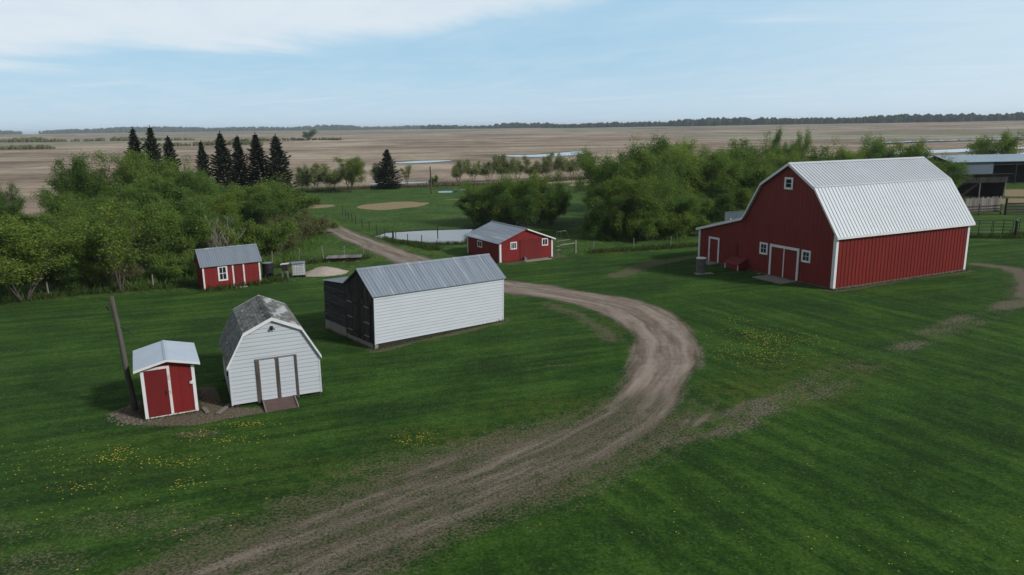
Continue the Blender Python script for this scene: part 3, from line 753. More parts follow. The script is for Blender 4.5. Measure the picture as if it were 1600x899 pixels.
# ------------------------------------------------------------------ long white-sided shed with dark gable and lean-to
def build_plank_shed():
    L, Wd, hw, he, hr, hwl, lw, hl, og = 10.0, 3.58, 3.13, 3.13, 4.57, 3.45, 3.06, 3.15, .17
    o = empty('plank_shed', (-8.357, 42.543, .145), .694, 'long shed with white lap siding and a black plank gable end', 'shed', tilt=.029)
    rp = [(-.17, he), (Wd / 2, hr), (Wd + .02, hwl), (Wd + lw + .15, hl)]
    body = [(.03, .18), (.03, hw - .06), (Wd / 2, hr - .10), (Wd - .02, hwl - .10), (Wd + lw - .03, hl - .08), (Wd + lw - .03, .18)]
    MB().prism(body, .03, L - .03).build('wall_core', MT['black_wood'], o)
    # white lap siding on the long wall
    zs = list(np.arange(.16, hw - .02, .196)) + [hw]
    sd = MB().lap(lambda u, q, z: (u, -q, z), lambda z: (-.01, L + .01), zs, .042)
    sd.box(-.012, L + .012, .0, .03, .16, hw - .02)
    sd.build('siding', MT['siding'], o)
    tr = MB(); tr.box(-.035, .035, -.055, -.0, .15, hw); tr.box(L - .035, L + .035, -.055, -.0, .15, hw); tr.box(-.0, L, -.05, -.005, hw - .07, hw - .0); tr.build_each('corner_trim', MT['siding'], o)
    # front gable boards, each one a piece of its own
    rng = random.Random(4)
    g = MB(); y = 0.04
    def gtop(v): return (hw + (hr - hw) * v / (Wd / 2) if v < Wd / 2 else hr + (hwl - hr) * (v - Wd / 2) / (Wd / 2)) - .12
    while y < Wd - .02:
        w = rng.uniform(.13, .2); y1 = min(y + w, Wd - .01); d = rng.uniform(.0, .025)
        g.prism([(y, .12 + rng.uniform(0, .12)), (y1 - .012, .12 + rng.uniform(0, .1)), (y1 - .012, gtop(y1 - .012)), (y, gtop(y))], -.03 - d, .029)
        y = y1
    g.build('gable_boards', MT['dark_wood'], o)
    # lapped boards of the lean-to front
    g = MB(); z = .5
    while z < hl - .12:
        w = rng.uniform(.14, .19); d = rng.uniform(0, .02)
        g.add([(-.05 - d, Wd + .03, z), (-.05 - d, Wd + lw, z - .0), (-.012, Wd + lw, z + w - .01), (-.012, Wd + .03, z + w - .01), (.03, Wd + .03, z), (.03, Wd + lw, z)], [(0, 3, 2, 1), (0, 1, 5, 4)])
        z += w
    g.build('lean_to_boards', MT['dark_wood_lap'], o)
    g = MB(); g.box(-.02, .06, Wd + .1, Wd + lw + .02, -.28, .52); g.build('lean_to_footing', MT['concrete'], o)
    # big double door with strap hinges
    for v0, v1 in ((.35, 1.78), (1.82, 3.25)):
        d = MB(); y = v0
        while y < v1 - .02:
            w = rng.uniform(.14, .2); y1 = min(y + w, v1); d.box(-.10 - rng.uniform(0, .012), -.06, y, y1 - .012, .25, 2.75); y = y1
        d.box(-.135, -.113, v0 + .05, v1 - .05, .5, .66); d.box(-.135, -.113, v0 + .05, v1 - .05, 2.3, 2.46)
        dd = d.build('door', MT['dark_wood'], o)
        for z in (.56, 1.38, 2.36):
            h = MB(); vv = v0 if v0 < 1 else v1 - .75
            h.box(-.152, -.137 if z != 1.38 else -.113, vv + .05, vv + .7, z - .035, z + .06); h.build('hinge', MT['grey_wood'], dd)
    # roofs
    m = MB(); roof_strip_x(m, rp[1], rp[0], -og, L + og, .24, .026, .09); roof_strip_x(m, rp[1], rp[2], -og, L + og, .24, .026, .09)
    rf = m.build('roof', MT['galv'], o)
    rc = MB().prism([(Wd / 2 - .14, hr - .07), (Wd / 2, hr + .045), (Wd / 2 + .14, hr - .07), (Wd / 2, hr + .02)], -og - .01, L + og + .01); rc.build('ridge_cap', MT['galv'], rf)
    m = MB(); roof_strip_x(m, (Wd + .05, hwl - .04), rp[3], -og * .5, L + og * .5, .24, .02, .09); m.build('lean_to_roof', MT['galv_dull'], o)
    t = MB(); rake(t, [(a, b - .02) for a, b in rp[:3]], -og + .01, -og + .05, .11); rake(t, [(a, b - .02) for a, b in rp[:3]], L + og - .05, L + og - .01, .11)
    t.build_each('rake_board', MT['dark_wood'], o)
    # skids, blocks and footing under the white wall
    f = MB(); f.box(-.02, L, .06, .22, -.10, .17)
    f.build('sill_beam', MT['black_wood'], o)
    f = MB()
    for u in np.linspace(.0, L - .22, 9): f.box(u, u + .2, .0, .24, -.34 - .02, -.101)
    f.build_each('footing_block', MT['grey_wood'], o)
    f = MB(); f.box(.1, L - .05, .25, .32, -.45, .16); f.box(-.02, .2, -.02, Wd, -.4, .13); f.build_each('footing', MT['concrete'], o)
    return o


build_plank_shed()


# ------------------------------------------------------------------ gambrel garden shed
def build_garden_shed():
    Wd, L, hw, hb, hr, ub, og = 4.2, 5.18, 2.2, 3.63, 4.25, .75, .14
    o = empty('garden_shed', (-13.53, 33.18, 0), .432, 'white gambrel garden shed with worn grey shingles and two white doors', 'shed')
    out = [(0, .16), (0, hw), (ub, hb), (Wd / 2, hr), (Wd - ub, hb), (Wd, hw), (Wd, .16)]
    core = [(.03, .16), (.03, hw - .02), (ub + .01, hb - .06), (Wd / 2, hr - .07), (Wd - ub - .01, hb - .06), (Wd - .03, hw - .02), (Wd - .03, .16)]
    MB().prism_y(core, .03, L - .03).build('wall_core', MT['siding'], o)
    def ext(z):
        if z <= hw: return (0, Wd)
        if z <= hb: t = (z - hw) / (hb - hw) * ub; return (t, Wd - t)
        t = ub + (min(z, hr) - hb) / (hr - hb) * (Wd / 2 - ub); return (t, Wd - t)
    zs = [.15 + .2 * k for k in range(21)]; zs = [z for z in zs if z < hr - .08] + [hr - .06]
    m = MB(); m.lap(lambda u, q, z: (u, -q, z), ext, zs, .036); m.lap(lambda u, q, z: (u, L + q, z), ext, zs, .036)
    zs2 = [.15 + .2 * k for k in range(11)]
    m.lap(lambda u, q, z: (-q, u, z), lambda z: (0, L), zs2, .036); m.lap(lambda u, q, z: (Wd + q, u, z), lambda z: (0, L), zs2, .036)
    m.build('siding', MT['siding'], o)
    # shingled roof: each tab its own piece
    rng = random.Random(7); pts = [(-.12, hw - .13), (ub, hb + .03), (Wd / 2, hr + .04), (Wd - ub, hb + .03), (Wd + .12, hw - .13)]
    deck = MB()
    for a, b in zip(pts, pts[1:]):
        deck.prism_y([(a[0], a[1] - .03), (a[0], a[1]), (b[0], b[1]), (b[0], b[1] - .03)] if a[0] < b[0] else [], -og, L + og)
    rf = deck.build('roof', MT['underlay'], o)
    sh = MB()
    for k, (a, b) in enumerate(zip(pts, pts[1:])):
        lo, hi = (a, b) if a[1] < b[1] else (b, a); lo, hi = Vector((lo[0], 0, lo[1])), Vector((hi[0], 0, hi[1]))
        d = hi - lo; sl = d.length; d.normalize(); n = Vector((-d.z, 0, d.x)); n = n if n.z > 0 else -n
        nc = max(3, int(sl / .155)); ch = sl / nc
        for c in range(nc):
            y = -og - rng.uniform(0, .3)
            while y < L + og:
                w = .32; y0, y1 = max(y + .006, -og), min(y + w - .006, L + og); y += w
                if y1 - y0 < .03: continue
                gone = (k == 2 and c >= 1 and math.sin(y * 1.7 + c * .9) + rng.uniform(-.8, .8) > .35) or rng.random() < .015 or (k == 1 and c > nc - 3 and rng.random() < .12)
                if gone: continue
                p = lo + d * (c * ch - .02); q = lo + d * ((c + 1) * ch - .006); lift = .016 + rng.uniform(0, .008)
                sh.add([p + n * lift + Vector((0, y0, 0)), p + n * lift + Vector((0, y1, 0)), q + n * .006 + Vector((0, y1, 0)), q + n * .006 + Vector((0, y0, 0)),
                        p + n * .002 + Vector((0, y0, 0)), p + n * .002 + Vector((0, y1, 0))], [(0, 1, 2, 3), (4, 5, 1, 0)])
    y = -og
    while y < L + og:                                                    # broken ridge caps
        if rng.random() > .12:
            a = rng.uniform(-.05, .05); hgt = hr + .085 + rng.uniform(0, .02)
            for sx in (-1, 1):
                sh.add([(Wd / 2, y, hgt), (Wd / 2, y + .22, hgt - .01), (Wd / 2 + sx * (.17 + a * .3), y + .22, hgt - .085), (Wd / 2 + sx * (.17 + a), y, hgt - .07)], [(0, 1, 2, 3) if sx < 0 else (0, 3, 2, 1)])
        y += .24
    sh.build('shingles', MT['shingle'], rf)
    t = MB()
    for y0, y1 in ((-og - .03, -og + .004), (L + og - .004, L + og + .03)):
        for a, b in zip(pts, pts[1:]):
            t.prism_y([(a[0], a[1] - .15), (a[0], a[1] + .02), (b[0], b[1] + .02), (b[0], b[1] - .15)], y0, y1)
    t.build_each('rake_trim', MT['trim'], o)
    t = MB(); t.box(-.045, .03, -.05, .0, .13, hw - .1); t.box(Wd - .03, Wd + .045, -.05, .0, .13, hw - .1); t.box(-.045, 0, -.0, .06, .13, hw - .1); t.build_each('corner_trim', MT['siding'], o)
    # doors: two sided leaves between bare posts
    for u0, u1 in ((1.36, 2.08), (2.27, 2.98)):
        d = MB(); d.box(u0, u1, -.05, -.037, .17, 2.2); d.lap(lambda u, q, z: (u, -.05 - q, z), lambda z: (u0, u1), [.17 + .2 * k for k in range(11)], .03); d.build('door', MT['siding'], o)
    for u0, u1, z0 in ((1.17, 1.35, .05), (2.09, 2.26, .1), (2.99, 3.13, .05)):
        p = MB(); p.box(u0, u1, -.075, -.037, z0, 2.24); p.build('door_post', MT['post_wood'], o)
    p = MB(); p.box(1.17, 3.13, -.08, -.037, 2.245, 2.30); p.build('door_header', MT['grey_wood'], o)
    lt = MB(); lt.box(2.02, 2.14, -.10, -.036, 3.74, 3.86); lt.tube([(2.08, -.10, 3.8), (2.05, -.20, 3.72)], [.05, .075], 8); lt.tube([(2.1, -.09, 3.8), (2.2, -.17, 3.68)], [.02, .03], 6); lt.build('wall_light', MT['iron'], o)
    lv = MB(); lv.box(-.09, -.036, .9, 1.25, 1.35, 1.7); lv.build('vent', MT['iron'], o)
    sk = MB(); sk.box(.1, .3, .05, L - .05, -.05, .155); sk.box(Wd - .3, Wd - .1, .05, L - .05, -.05, .155); sk.box(1.9, 2.2, .1, L - .05, -.05, .155); sk.build_each('skid', MT['black_wood'], o)
    # ramp leans at the door
    c, s = math.cos(.432), math.sin(.432)
    rp = empty('ramp', (-13.53 + 1.42 * c + .06 * s, 33.18 + 1.42 * s - .06 * c, 0), .432, 'brown plywood ramp sloping up to the white shed doors', 'ramp')
    MB().add([(0, -1.25, .015), (1.42, -1.25, .015), (1.42, 0, .19), (0, 0, .19), (0, -1.25, -.02), (1.42, -1.25, -.02), (1.42, 0, .15), (0, 0, .15)],
             [(0, 1, 2, 3), (4, 7, 6, 5), (0, 4, 5, 1), (2, 6, 7, 3), (0, 3, 7, 4), (1, 5, 6, 2)]).build('deck', MT['brown_wood'], rp)
    MB().obox((-.07, -1.25, .0), (.06, 0, 0), (0, 1.2, .17), (0, 0, .07)).build('side_rail', MT['grey_wood'], rp)
    MB().obox((1.425, -1.25, .0), (.06, 0, 0), (0, 1.2, .17), (0, 0, .07)).build('side_rail', MT['grey_wood'], rp)
    return o


build_garden_shed()


# ------------------------------------------------------------------ small red storage shed
def build_storage_shed():
    Wd, L, he, hr, og, oe = 2.22, 3.06, 2.485, 2.83, .25, .29
    o = empty('storage_shed', (-17.05, 31.84, 0), .47, 'small narrow red shed with a single door beside the leaning pole', 'shed')
    def top(u): t = 1 - abs(u - Wd / 2) / (Wd / 2 + oe); return he + (hr - he) * t - .04
    MB().prism_y([(.02, .1), (.02, top(0)), (Wd / 2, top(Wd / 2)), (Wd - .02, top(Wd)), (Wd - .02, .1)], .02, L).build('wall_core', MT['shed_red'], o)
    m = MB(); m.vsiding(lambda u, q, z: (u, -q, z), top, 0, Wd, .08, .40, -.01, .02)
    m.vsiding(lambda u, q, z: (-q, u, z), lambda u: top(0), 0, L, .08, .40, -.01, .02); m.vsiding(lambda u, q, z: (Wd + q, u, z), lambda u: top(0), 0, L, .08, .40, -.01, .02)
    m.build('wall', MT['shed_red'], o)
    m = MB()
    for sx in (-1, 1):
        a = Vector((Wd / 2, -og, hr)); b = Vector((Wd / 2 + sx * (Wd / 2 + oe), -og, he)); A = Vector((0, L + 2 * og, 0)); B = b - a
        n = A.cross(B).normalized(); n = n if n.z > 0 else -n
        m.ribbed(a, A, B, n, .20, .022, .08, .025)
    rf = m.build('roof', MT['shed_roof'], o)
    MB().prism_y([(Wd / 2 - .1, hr + .0), (Wd / 2, hr + .035), (Wd / 2 + .1, hr + .0), (Wd / 2, hr + .022)], -og - .01, L + og + .01).build('ridge_cap', MT['shed_roof'], rf)
    t = MB()
    for y0, y1 in ((-og - .03, -og - .002), (L + og + .002, L + og + .03)):
        for sx in (-1, 1):
            x1 = Wd / 2 + sx * (Wd / 2 + oe); q = [(Wd / 2, hr - .10), (Wd / 2, hr + .012), (x1, he + .012), (x1, he - .10)]
            t.prism_y(q, y0, y1)
    for sx in (-1, 1): x1 = Wd / 2 + sx * (Wd / 2 + oe); t.box(min(x1, x1 - sx * .03), max(x1, x1 - sx * .03), -og, L + og, he - .13, he - .035)
    t.build_each('rake_trim', MT['trim'], o)
    t = MB(); t.box(-.03, .11, -.035, .0, .05, 2.36); t.box(Wd - .11, Wd + .03, -.035, .0, .05, 2.36)
    t.box(-.03, 0, .0, .1, .05, 2.36); t.box(Wd, Wd + .03, .0, .1, .05, 2.36); t.build_each('corner_trim', MT['trim'], o)
    t = MB(); t.box(1.07, 1.19, -.05, -.0, .1, 2.47); t.box(.111, 1.07, -.048, -.0, 2.36, 2.47); t.box(.111, Wd - .11, -.03, 0, .05, .1); t.build('door_frame', MT['old_trim'], o)
    d = MB(); d.box(.115, 1.065, -.04, -.012, .11, 2.355)
    for k in range(3): d.box(.13 + .31 * k, .13 + .31 * k + .3, -.044, -.038, .12, 2.345)
    dd = d.build('door', MT['door_red'], o)
    MB().box(.93, .99, -.09, -.045, 1.1, 1.28).build('handle', MT['iron'], dd)
    l = MB(); l.tube([(2.07, -.035, 1.5), (2.07, -.10, 1.5)], [.09, .06], 10); l.box(1.98, 2.1, -.07, -.03, 1.44, 1.55); l.build('wall_light', MT['plastic'], o)
    s = MB(); s.box(.1, .3, .05, L, -.05, .1); s.box(Wd - .3, Wd - .1, .05, L, -.05, .1); s.build_each('skid', MT['black_wood'], o)


build_storage_shed()


# ------------------------------------------------------------------ red tool shed at the edge of the trees
def build_tool_shed():
    L, Wd, hw, hr, og = 4.75, 2.5, 2.01, 3.34, .17
    o = empty('tool_shed', (-25.94, 60.11, 0), .587, 'red tool shed with three white uprights and a steep grey roof before the trees', 'shed')
    MB().prism([(.02, .05), (.02, hw + .08), (Wd / 2, hr - .06), (Wd - .02, hw + .08), (Wd - .02, .05)], .02, L - .02).build('wall_core', MT['shed_red'], o)
    def gt(v): return hw + .1 + (hr - .05 - hw - .1) * (1 - abs(v - Wd / 2) / (Wd / 2))
    m = MB(); m.vsiding(lambda u, q, z: (u, -q, z), lambda u: hw + .1, 0, L, .04, .42, -.012, .02); m.vsiding(lambda u, q, z: (u, Wd + q, z), lambda u: hw + .1, 0, L, .04, .42, -.012, .02)
    m.vsiding(lambda u, q, z: (-q, u, z), gt, 0, Wd, .04, .42, -.012, .02); m.vsiding(lambda u, q, z: (L + q, u, z), gt, 0, Wd, .04, .42, -.012, .02)
    m.build('wall', MT['shed_red'], o)
    m = MB(); a, b = (Wd / 2, hr), (-.2, hw - .02)
    roof_strip_x(m, a, b, -og, L + og, .2, .018, .08); roof_strip_x(m, a, (Wd + .2, hw - .02), -og, L + og, .2, .018, .08)
    rf = m.build('roof', MT['galv_dull'], o)
    MB().prism([(Wd / 2 - .1, hr - .05), (Wd / 2, hr + .04), (Wd / 2 + .1, hr - .05), (Wd / 2, hr + .02)], -og, L + og).build('ridge_cap', MT['galv'], rf)
    t = MB()
    for u in (0, L - .13): t.box(u - .0, u + .13, -.04, -.0, .04, hw + .02)
    t.build_each('corner_trim', MT['old_trim'], o)
    t = MB(); t.box(2.40, 2.52, -.04, -.0, .1, hw + .02); t.build('door_trim', MT['old_trim'], o)
    t = MB(); t.box(3.29, 3.41, -.04, -.0, .1, hw + .02); t.build('door_trim', MT['old_trim'], o)
    d = MB(); d.box(2.525, 3.285, -.025, -.001, .12, hw); dd = d.build('door', MT['door_red'], o)
    MB().box(3.18, 3.23, -.07, -.025, .95, 1.12).build('handle', MT['iron'], dd)
    frame_y(o, 1.22, 2.0, .66, 1.94, .13, bars=(1, 1))
    s = MB(); s.box(2.4, 3.4, -.7, -.05, -.04, .07); s.build('door_step', MT['concrete'], o)


build_tool_shed()


# ------------------------------------------------------------------ low red garage
def build_garage():
    Wd, L, he, hr, og, oe = 6.18, 7.03, 1.94, 3.2, .21, .285
    o = empty('garage', (-1.155, 71.08, 0), .524, 'low red garage with a shallow grey gable roof and two small front windows', 'garage')
    def top(u): return he + (hr - he) * (1 - abs(u - Wd / 2) / (Wd / 2 + oe)) - .05
    MB().prism_y([(.02, .02), (.02, top(0)), (Wd / 2, top(Wd / 2)), (Wd - .02, top(Wd)), (Wd - .02, .02)], .02, L - .02).build('wall_core', MT['shed_red'], o)
    m = MB(); m.vsiding(lambda u, q, z: (u, -q, z), top, 0, Wd, .03, .30, -.01, .02); m.vsiding(lambda u, q, z: (u, L + q, z), top, 0, Wd, .03, .30, -.01, .02)
    m.vsiding(lambda u, q, z: (-q, u, z), lambda u: top(0), 0, L, .03, .30, -.01, .02); m.vsiding(lambda u, q, z: (Wd + q, u, z), lambda u: top(0), 0, L, .03, .30, -.01, .02)
    m.build('wall', MT['shed_red'], o)
    m = MB()
    for sx in (-1, 1):
        a = Vector((Wd / 2, -og, hr)); b = Vector((Wd / 2 + sx * (Wd / 2 + oe), -og, he)); A = Vector((0, L + 2 * og, 0)); B = b - a
        n = A.cross(B).normalized(); n = n if n.z > 0 else -n
        m.ribbed(a, A, B, n, .45, .012, .05, .03)
    rf = m.build('roof', MT['galv'], o)
    MB().prism_y([(Wd / 2 - .12, hr), (Wd / 2, hr + .05), (Wd / 2 + .12, hr), (Wd / 2, hr + .03)], -og, L + og).build('ridge_cap', MT['galv'], rf)
    t = MB()
    x1 = Wd + oe; t.prism_y([(Wd / 2, hr - .12), (Wd / 2, hr + .012), (x1, he + .012), (x1, he - .12)], -og - .03, -og - .002)
    t.build_each('rake_trim', MT['trim'], o)
    t = MB(); x1 = -oe; t.prism_y([(Wd / 2, hr - .10), (Wd / 2, hr + .008), (x1, he + .008), (x1, he - .10)], -og - .025, -og - .002); t.build_each('rake_trim', MT['shed_red'], o)
    t = MB(); t.box(-.04, .15, -.04, 0, .02, 1.9); t.box(-.04, 0, 0, .12, .02, 1.9); t.box(Wd - .13, Wd + .04, -.04, 0, .02, 1.9); t.box(-.04, 0, L - .13, L, .02, 1.9); t.build_each('corner_trim', MT['trim'], o)
    frame_y(o, 1.2, 1.93, 1.23, 1.97, .10, bars=(2, 0)); frame_y(o, 4.9, 5.64, 1.28, 2.03, .10, bars=(1, 0))
    frame_x(o, 3.68, 4.72, 1.04, 1.72, .10, bars=(1, 0), x=0.0)
    d = MB(); d.box(2.3, 4.84, -.05, -.006, .06, 2.05)
    for k in range(9): d.box(2.33 + .279 * k, 2.33 + .279 * k + .262, -.056, -.048, .09, 2.02)
    dd = d.build('sliding_door', MT['door_red'], o)
    MB().box(2.3, 4.9, -.085, -.008, 2.055, 2.12).build('door_track', MT['shed_red'], dd)
    s = MB(); s.box(2.4, 5.5, -1.05, -.06, -.05, .05); s.build('door_apron', MT['concrete'], o)
    s = MB(); s.add([(2.55, -.5, .05), (2.95, -.55, .05), (2.9, -.12, .05), (2.6, -.1, .05), (2.62, -.4, .36), (2.8, -.42, .3), (2.8, -.2, .42), (2.65, -.2, .38)],
                    [(0, 3, 2, 1), (4, 5, 6, 7), (0, 1, 5, 4), (1, 2, 6, 5), (2, 3, 7, 6), (3, 0, 4, 7)])
    tag(s.build('stone_block', MT['stone']), 'pale lump of broken concrete beside the garage sliding door', 'stone')
    q = bpy.data.objects['stone_block']; q.location = o.location; q.rotation_euler = o.rotation_euler


build_garage()


# ------------------------------------------------------------------ grey metal shed behind the barn, cattle shelters
def build_windbreak():
    o = empty('windbreak_wall', (25.4, 86.4, 0), .40, 'grey corrugated steel windbreak wall behind the lean-to side of the barn', 'wall')
    MB().box(.0, 7.0, .0, .10, .02, 2.86).build('backing', MT['black_wood'], o)
    m = MB(); m.vsiding(lambda u, q, z: (u, -.004 - q, z), lambda u: 2.9, 0, 7, .02, .2, .02, .08); m.build('panel', MT['wind_steel'], o)
    MB().box(-.03, 7.03, -.05, .12, 2.905, 2.96).build('cap', MT['wind_steel'], o)
    w = MB(); w.box(3.3, 4.4, -.06, -.03, 1.9, 2.35); w.build('hatch', MT['black_wood'], o)
    for u in (.8, 2.3):
        MB().box(u, u + .1, -.07, -.03, .1, 2.2).build('batten', MT['old_trim'], o)
    for u in np.linspace(.1, 6.8, 4): MB().tube([(u, .2, 0), (u, .2, 2.8)], [.09, .08], 8).build('post', MT['grey_wood'], o)


build_windbreak()


def build_shelters():
    o = empty('cattle_shelter', (76.6, 125.9, 0), .11, 'black plank cattle shelter with an open front and sloping roof', 'shelter')
    L, D, h = 9.4, 5.5, 4.3
    m = MB(); m.box(0, L, D - .06, D, 0, 3.4); m.prism([(.3, .0), (.3, 2.9), (D - .07, 2.9), (D - .07, 0)], 0, .06); m.prism([(.3, .0), (.3, 2.9), (D - .07, 2.9), (D - .07, 0)], L - .06, L); m.build('wall', MT['black_wood'], o)
    m = MB(); u = 0.0; rng = random.Random(3)
    while u < L - .05: w = rng.uniform(.18, .26); m.box(u, min(u + w, L) - .012, -.05 - rng.uniform(0, .02), -.005, 2.75, 4.12 + rng.uniform(-.04, .04)); u += w
    m.build('fascia', MT['black_wood'], o)
    m = MB(); m.prism([(-.5, 4.3), (D + .3, 3.45), (D + .3, 3.35), (-.5, 4.18)], -.4, L + .5); m.build('roof', MT['black_wood'], o)
    for u, lean in ((.1, 0), (4.35, .05), (L - .12, -.35)):
        MB().tube([(u + lean, .08, 0), (u, .08, 4.1)], [.12, .1], 8).build('post', MT['grey_wood'], o)
    o = empty('pole_barn', (92.0, 154.0, 0), .10, 'long open cattle shed with a pale blue metal roof and end wall', 'barn')
    L, D = 36.0, 9.0
    m = MB(); m.box(0, L, D - .08, D, 0, 4.4); m.box(0, .08, .1, D - .1, 0, 4.6); m.box(L - .08, L, .1, D - .1, 0, 4.6); m.build('wall', MT['black_wood'], o)
    m = MB(); m.vsiding(lambda u, q, z: (u, -q, z), lambda u: 4.75, 0, 9.6, 2.0 - 2, .25, .02, .08); m.box(0, 9.6, .0, .05, .0, 4.74); m.build('wall_panel', MT['blue_wall'], o)
    m = MB(); roof_strip_x(m, (D * .55, 6.1), (-.5, 4.9), -.3, L + .3, .35, .03, .09, .1); roof_strip_x(m, (D * .55, 6.1), (D + .4, 4.5), -.3, L + .3, .35, .03, .09, .1); m.build('roof', MT['blue_roof'], o)
    m = MB(); m.box(9.6, L, .0, .06, 4.1, 4.75); m.build('fascia', MT['black_wood'], o)
    for u in np.linspace(9.7, L - .2, 6): MB().tube([(u, .12, 0), (u, .12, 4.6)], [.13, .12], 8).build('post', MT['black_wood'], o)


build_shelters()


# ------------------------------------------------------------------ fences and gates
def fence_frame(name, pts, label, cat):
    x0, y0 = pts[0]
    return empty(name, (x0, y0, gz(x0, y0)), 0, label, cat)


def run_fence(name, pts, label, cat, post_h, post_r, rails, rail_size, mp, mr, step, seed=0, wire=False, lean=.05):
    o = fence_frame(name, pts, label, cat); ox, oy, oz = o.location; rng = random.Random(seed); posts = []
    for (ax, ay), (bx, by) in zip(pts, pts[1:]):
        d = math.hypot(bx - ax, by - ay); n = max(1, round(d / step))
        for k in range(n + (1 if (bx, by) == pts[-1] else 0)): t = k / n; posts.append((ax + (bx - ax) * t, ay + (by - ay) * t))
    for x, y in posts:
        z = gz(x, y); l = (rng.uniform(-lean, lean), rng.uniform(-lean, lean)); hh = post_h * rng.uniform(.92, 1.1)
        MB().tube([(x - ox, y - oy, z - oz - .1), (x - ox + l[0] * hh, y - oy + l[1] * hh, z - oz + hh)], [post_r, post_r * .9], 7).build('post', mp, o)
    for h in rails:
        for (ax, ay), (bx, by) in zip(posts, posts[1:]):
            a = (ax - ox, ay - oy - post_r, gz(ax, ay) - oz + h + rng.uniform(-.03, .03)); b = (bx - ox, by - oy - post_r, gz(bx, by) - oz + h + rng.uniform(-.03, .03))
            if wire: continue
            MB().bar(a, b, rail_size[0], rail_size[1]).build('rail', mr, o)
    if wire:
        m = MB()
        for h in rails:
            for (ax, ay), (bx, by) in zip(posts, posts[1:]):
                m.tube([(ax - ox, ay - oy, gz(ax, ay) - oz + h), (bx - ox, by - oy, gz(bx, by) - oz + h)], [.006, .006], 4, False)
        m.build('wire', mr, o)
    return o


run_fence('wire_fence', [(-46, 52), (-38.1, 58.6), (-30.9, 61.5)], 'wire fence on grey posts along the edge of the left grove', 'fence', 1.25, .07, (.4, .75, 1.1), None, MT['grey_wood'], MT['iron'], 7.4, 1, True)
run_fence('wire_fence', [(8.7, 76.6), (13.2, 77.7), (17.4, 78.9), (21, 80.2)], 'wire fence on thin posts between garage and barn before the right grove', 'fence', 1.25, .055, (.4, .75, 1.1), None, MT['grey_wood'], MT['iron'], 4.2, 2, True)
run_fence('wire_fence', [(-27, 117), (-22, 103), (-15.7, 90), (-12.2, 85.0), (-10.3, 82.9), (-8.2, 79.6), (-4.6, 77.6)], 'wire fence on dark posts running past the near side of the pond', 'fence', 1.15, .05, (.4, .75, 1.05), None, MT['black_wood'], MT['iron'], 4.0, 3, True)
run_fence('wire_fence', [(-50, 160.5), (-29, 168.5), (-14.8, 173), (.3, 174.5), (22, 192)], 'far wire fence between the green pasture and the stubble field', 'fence', 1.3, .07, (.5, 1.1), None, MT['grey_wood'], MT['iron'], 5.2, 4, True)
run_fence('wire_fence', [(-23.5, 70.5), (-19.2, 73.6), (-15.5, 75.5)], 'short wire fence of weathered sticks behind the plastic tote and plank deck', 'fence', 1.5, .05, (.5, 1.1), None, MT['grey_wood'], MT['iron'], 2.2, 5, True, .1)
run_fence('rail_fence', [(63.0, 102.6), (66.6, 103.6), (70.4, 104.6)], 'grey rail fence standing directly in front of the upright board fence', 'fence', 1.5, .10, (.45, .85, 1.25), (.07, .22), MT['black_wood'], MT['corral_wood'], 3.7, 6)
run_fence('rail_fence', [(70.4, 103.6), (77, 103.2), (90, 104.5)], 'dark rail fence with tall posts at the right of the cattle yard', 'fence', 2.3, .16, (.4, .8, 1.2, 1.6), (.08, .26), MT['black_wood'], MT['corral_wood'], 3.3, 7)


def board_fence():
    a, b = Vector((67.0, 107.6, 0)), Vector((73.6, 109.6, 0)); d = (b - a); L = d.length; yaw = math.atan2(d.y, d.x)
    o = empty('board_fence', a, yaw, 'grey fence of upright boards in front of the black shelter', 'fence'); rng = random.Random(8); m = MB(); u = 0.0
    while u < L: w = rng.uniform(.13, .2); m.box(u, u + w - .015, -.05 - rng.uniform(0, .02), -.01, .05, 2.0 + rng.uniform(-.16, .16)); u += w
    m.build('boards', MT['grey_wood'], o)
    for z in (.5, 1.5): MB().box(0, L, -.0, .06, z, z + .14).build('rail', MT['grey_wood'], o)
    for u in (0, L * .5, L - .1): MB().box(u, u + .14, .065, .2, 0, 2.1).build('post', MT['grey_wood'], o)


board_fence()


def pipe_panel(x, y, yaw, L, h, n, label, m, cat='gate', mids=1):
    o = empty('pipe_gate', (x, y, 0), yaw, label, cat, 'pipe gates of the cattle yard')
    f = MB(); r = .05
    f.tube([(0, 0, .12), (0, 0, h), (L, 0, h), (L, 0, .12), (0, 0, .12)], [r] * 5, 8); f.build('frame', m, o)
    for k in range(1, n): z = .12 + (h - .12) * k / n; MB().tube([(0, 0, z), (L, 0, z)], [.038, .038], 6).build('bar', m, o)
    for k in range(mids): u = L * (k + 1) / (mids + 1); MB().tube([(u, 0, .12), (u, 0, h)], [.045, .045], 6).build('upright', m, o)
    return o


pipe_panel(52.3, 83.3, -.05, 2.9, 1.95, 5, 'pale green pipe gate nearest the barn corner', MT['green_pipe'])
pipe_panel(55.35, 83.1, -.20, 2.0, 1.95, 5, 'middle green pipe gate that ends at the thick corner post', MT['green_pipe'])
pipe_panel(57.5, 82.6, .86, 3.6, 1.95, 5, 'bright green pipe gate running away at the right edge of the photo', MT['green_pipe'])
g = empty('gate_post', (57.45, 82.35, 0), 0, 'thick dark corner post where two green gates meet', 'post')
MB().tube([(0, 0, -.1), (.0, 0, 1.0), (.02, 0, 2.0)], [.15, .145, .13], 10).build('shaft', MT['black_wood'], g); MB().tube([(.02, 0, 2.0), (.02, 0, 2.04)], [.135, .10], 10).build('cap', MT['grey_wood'], g)


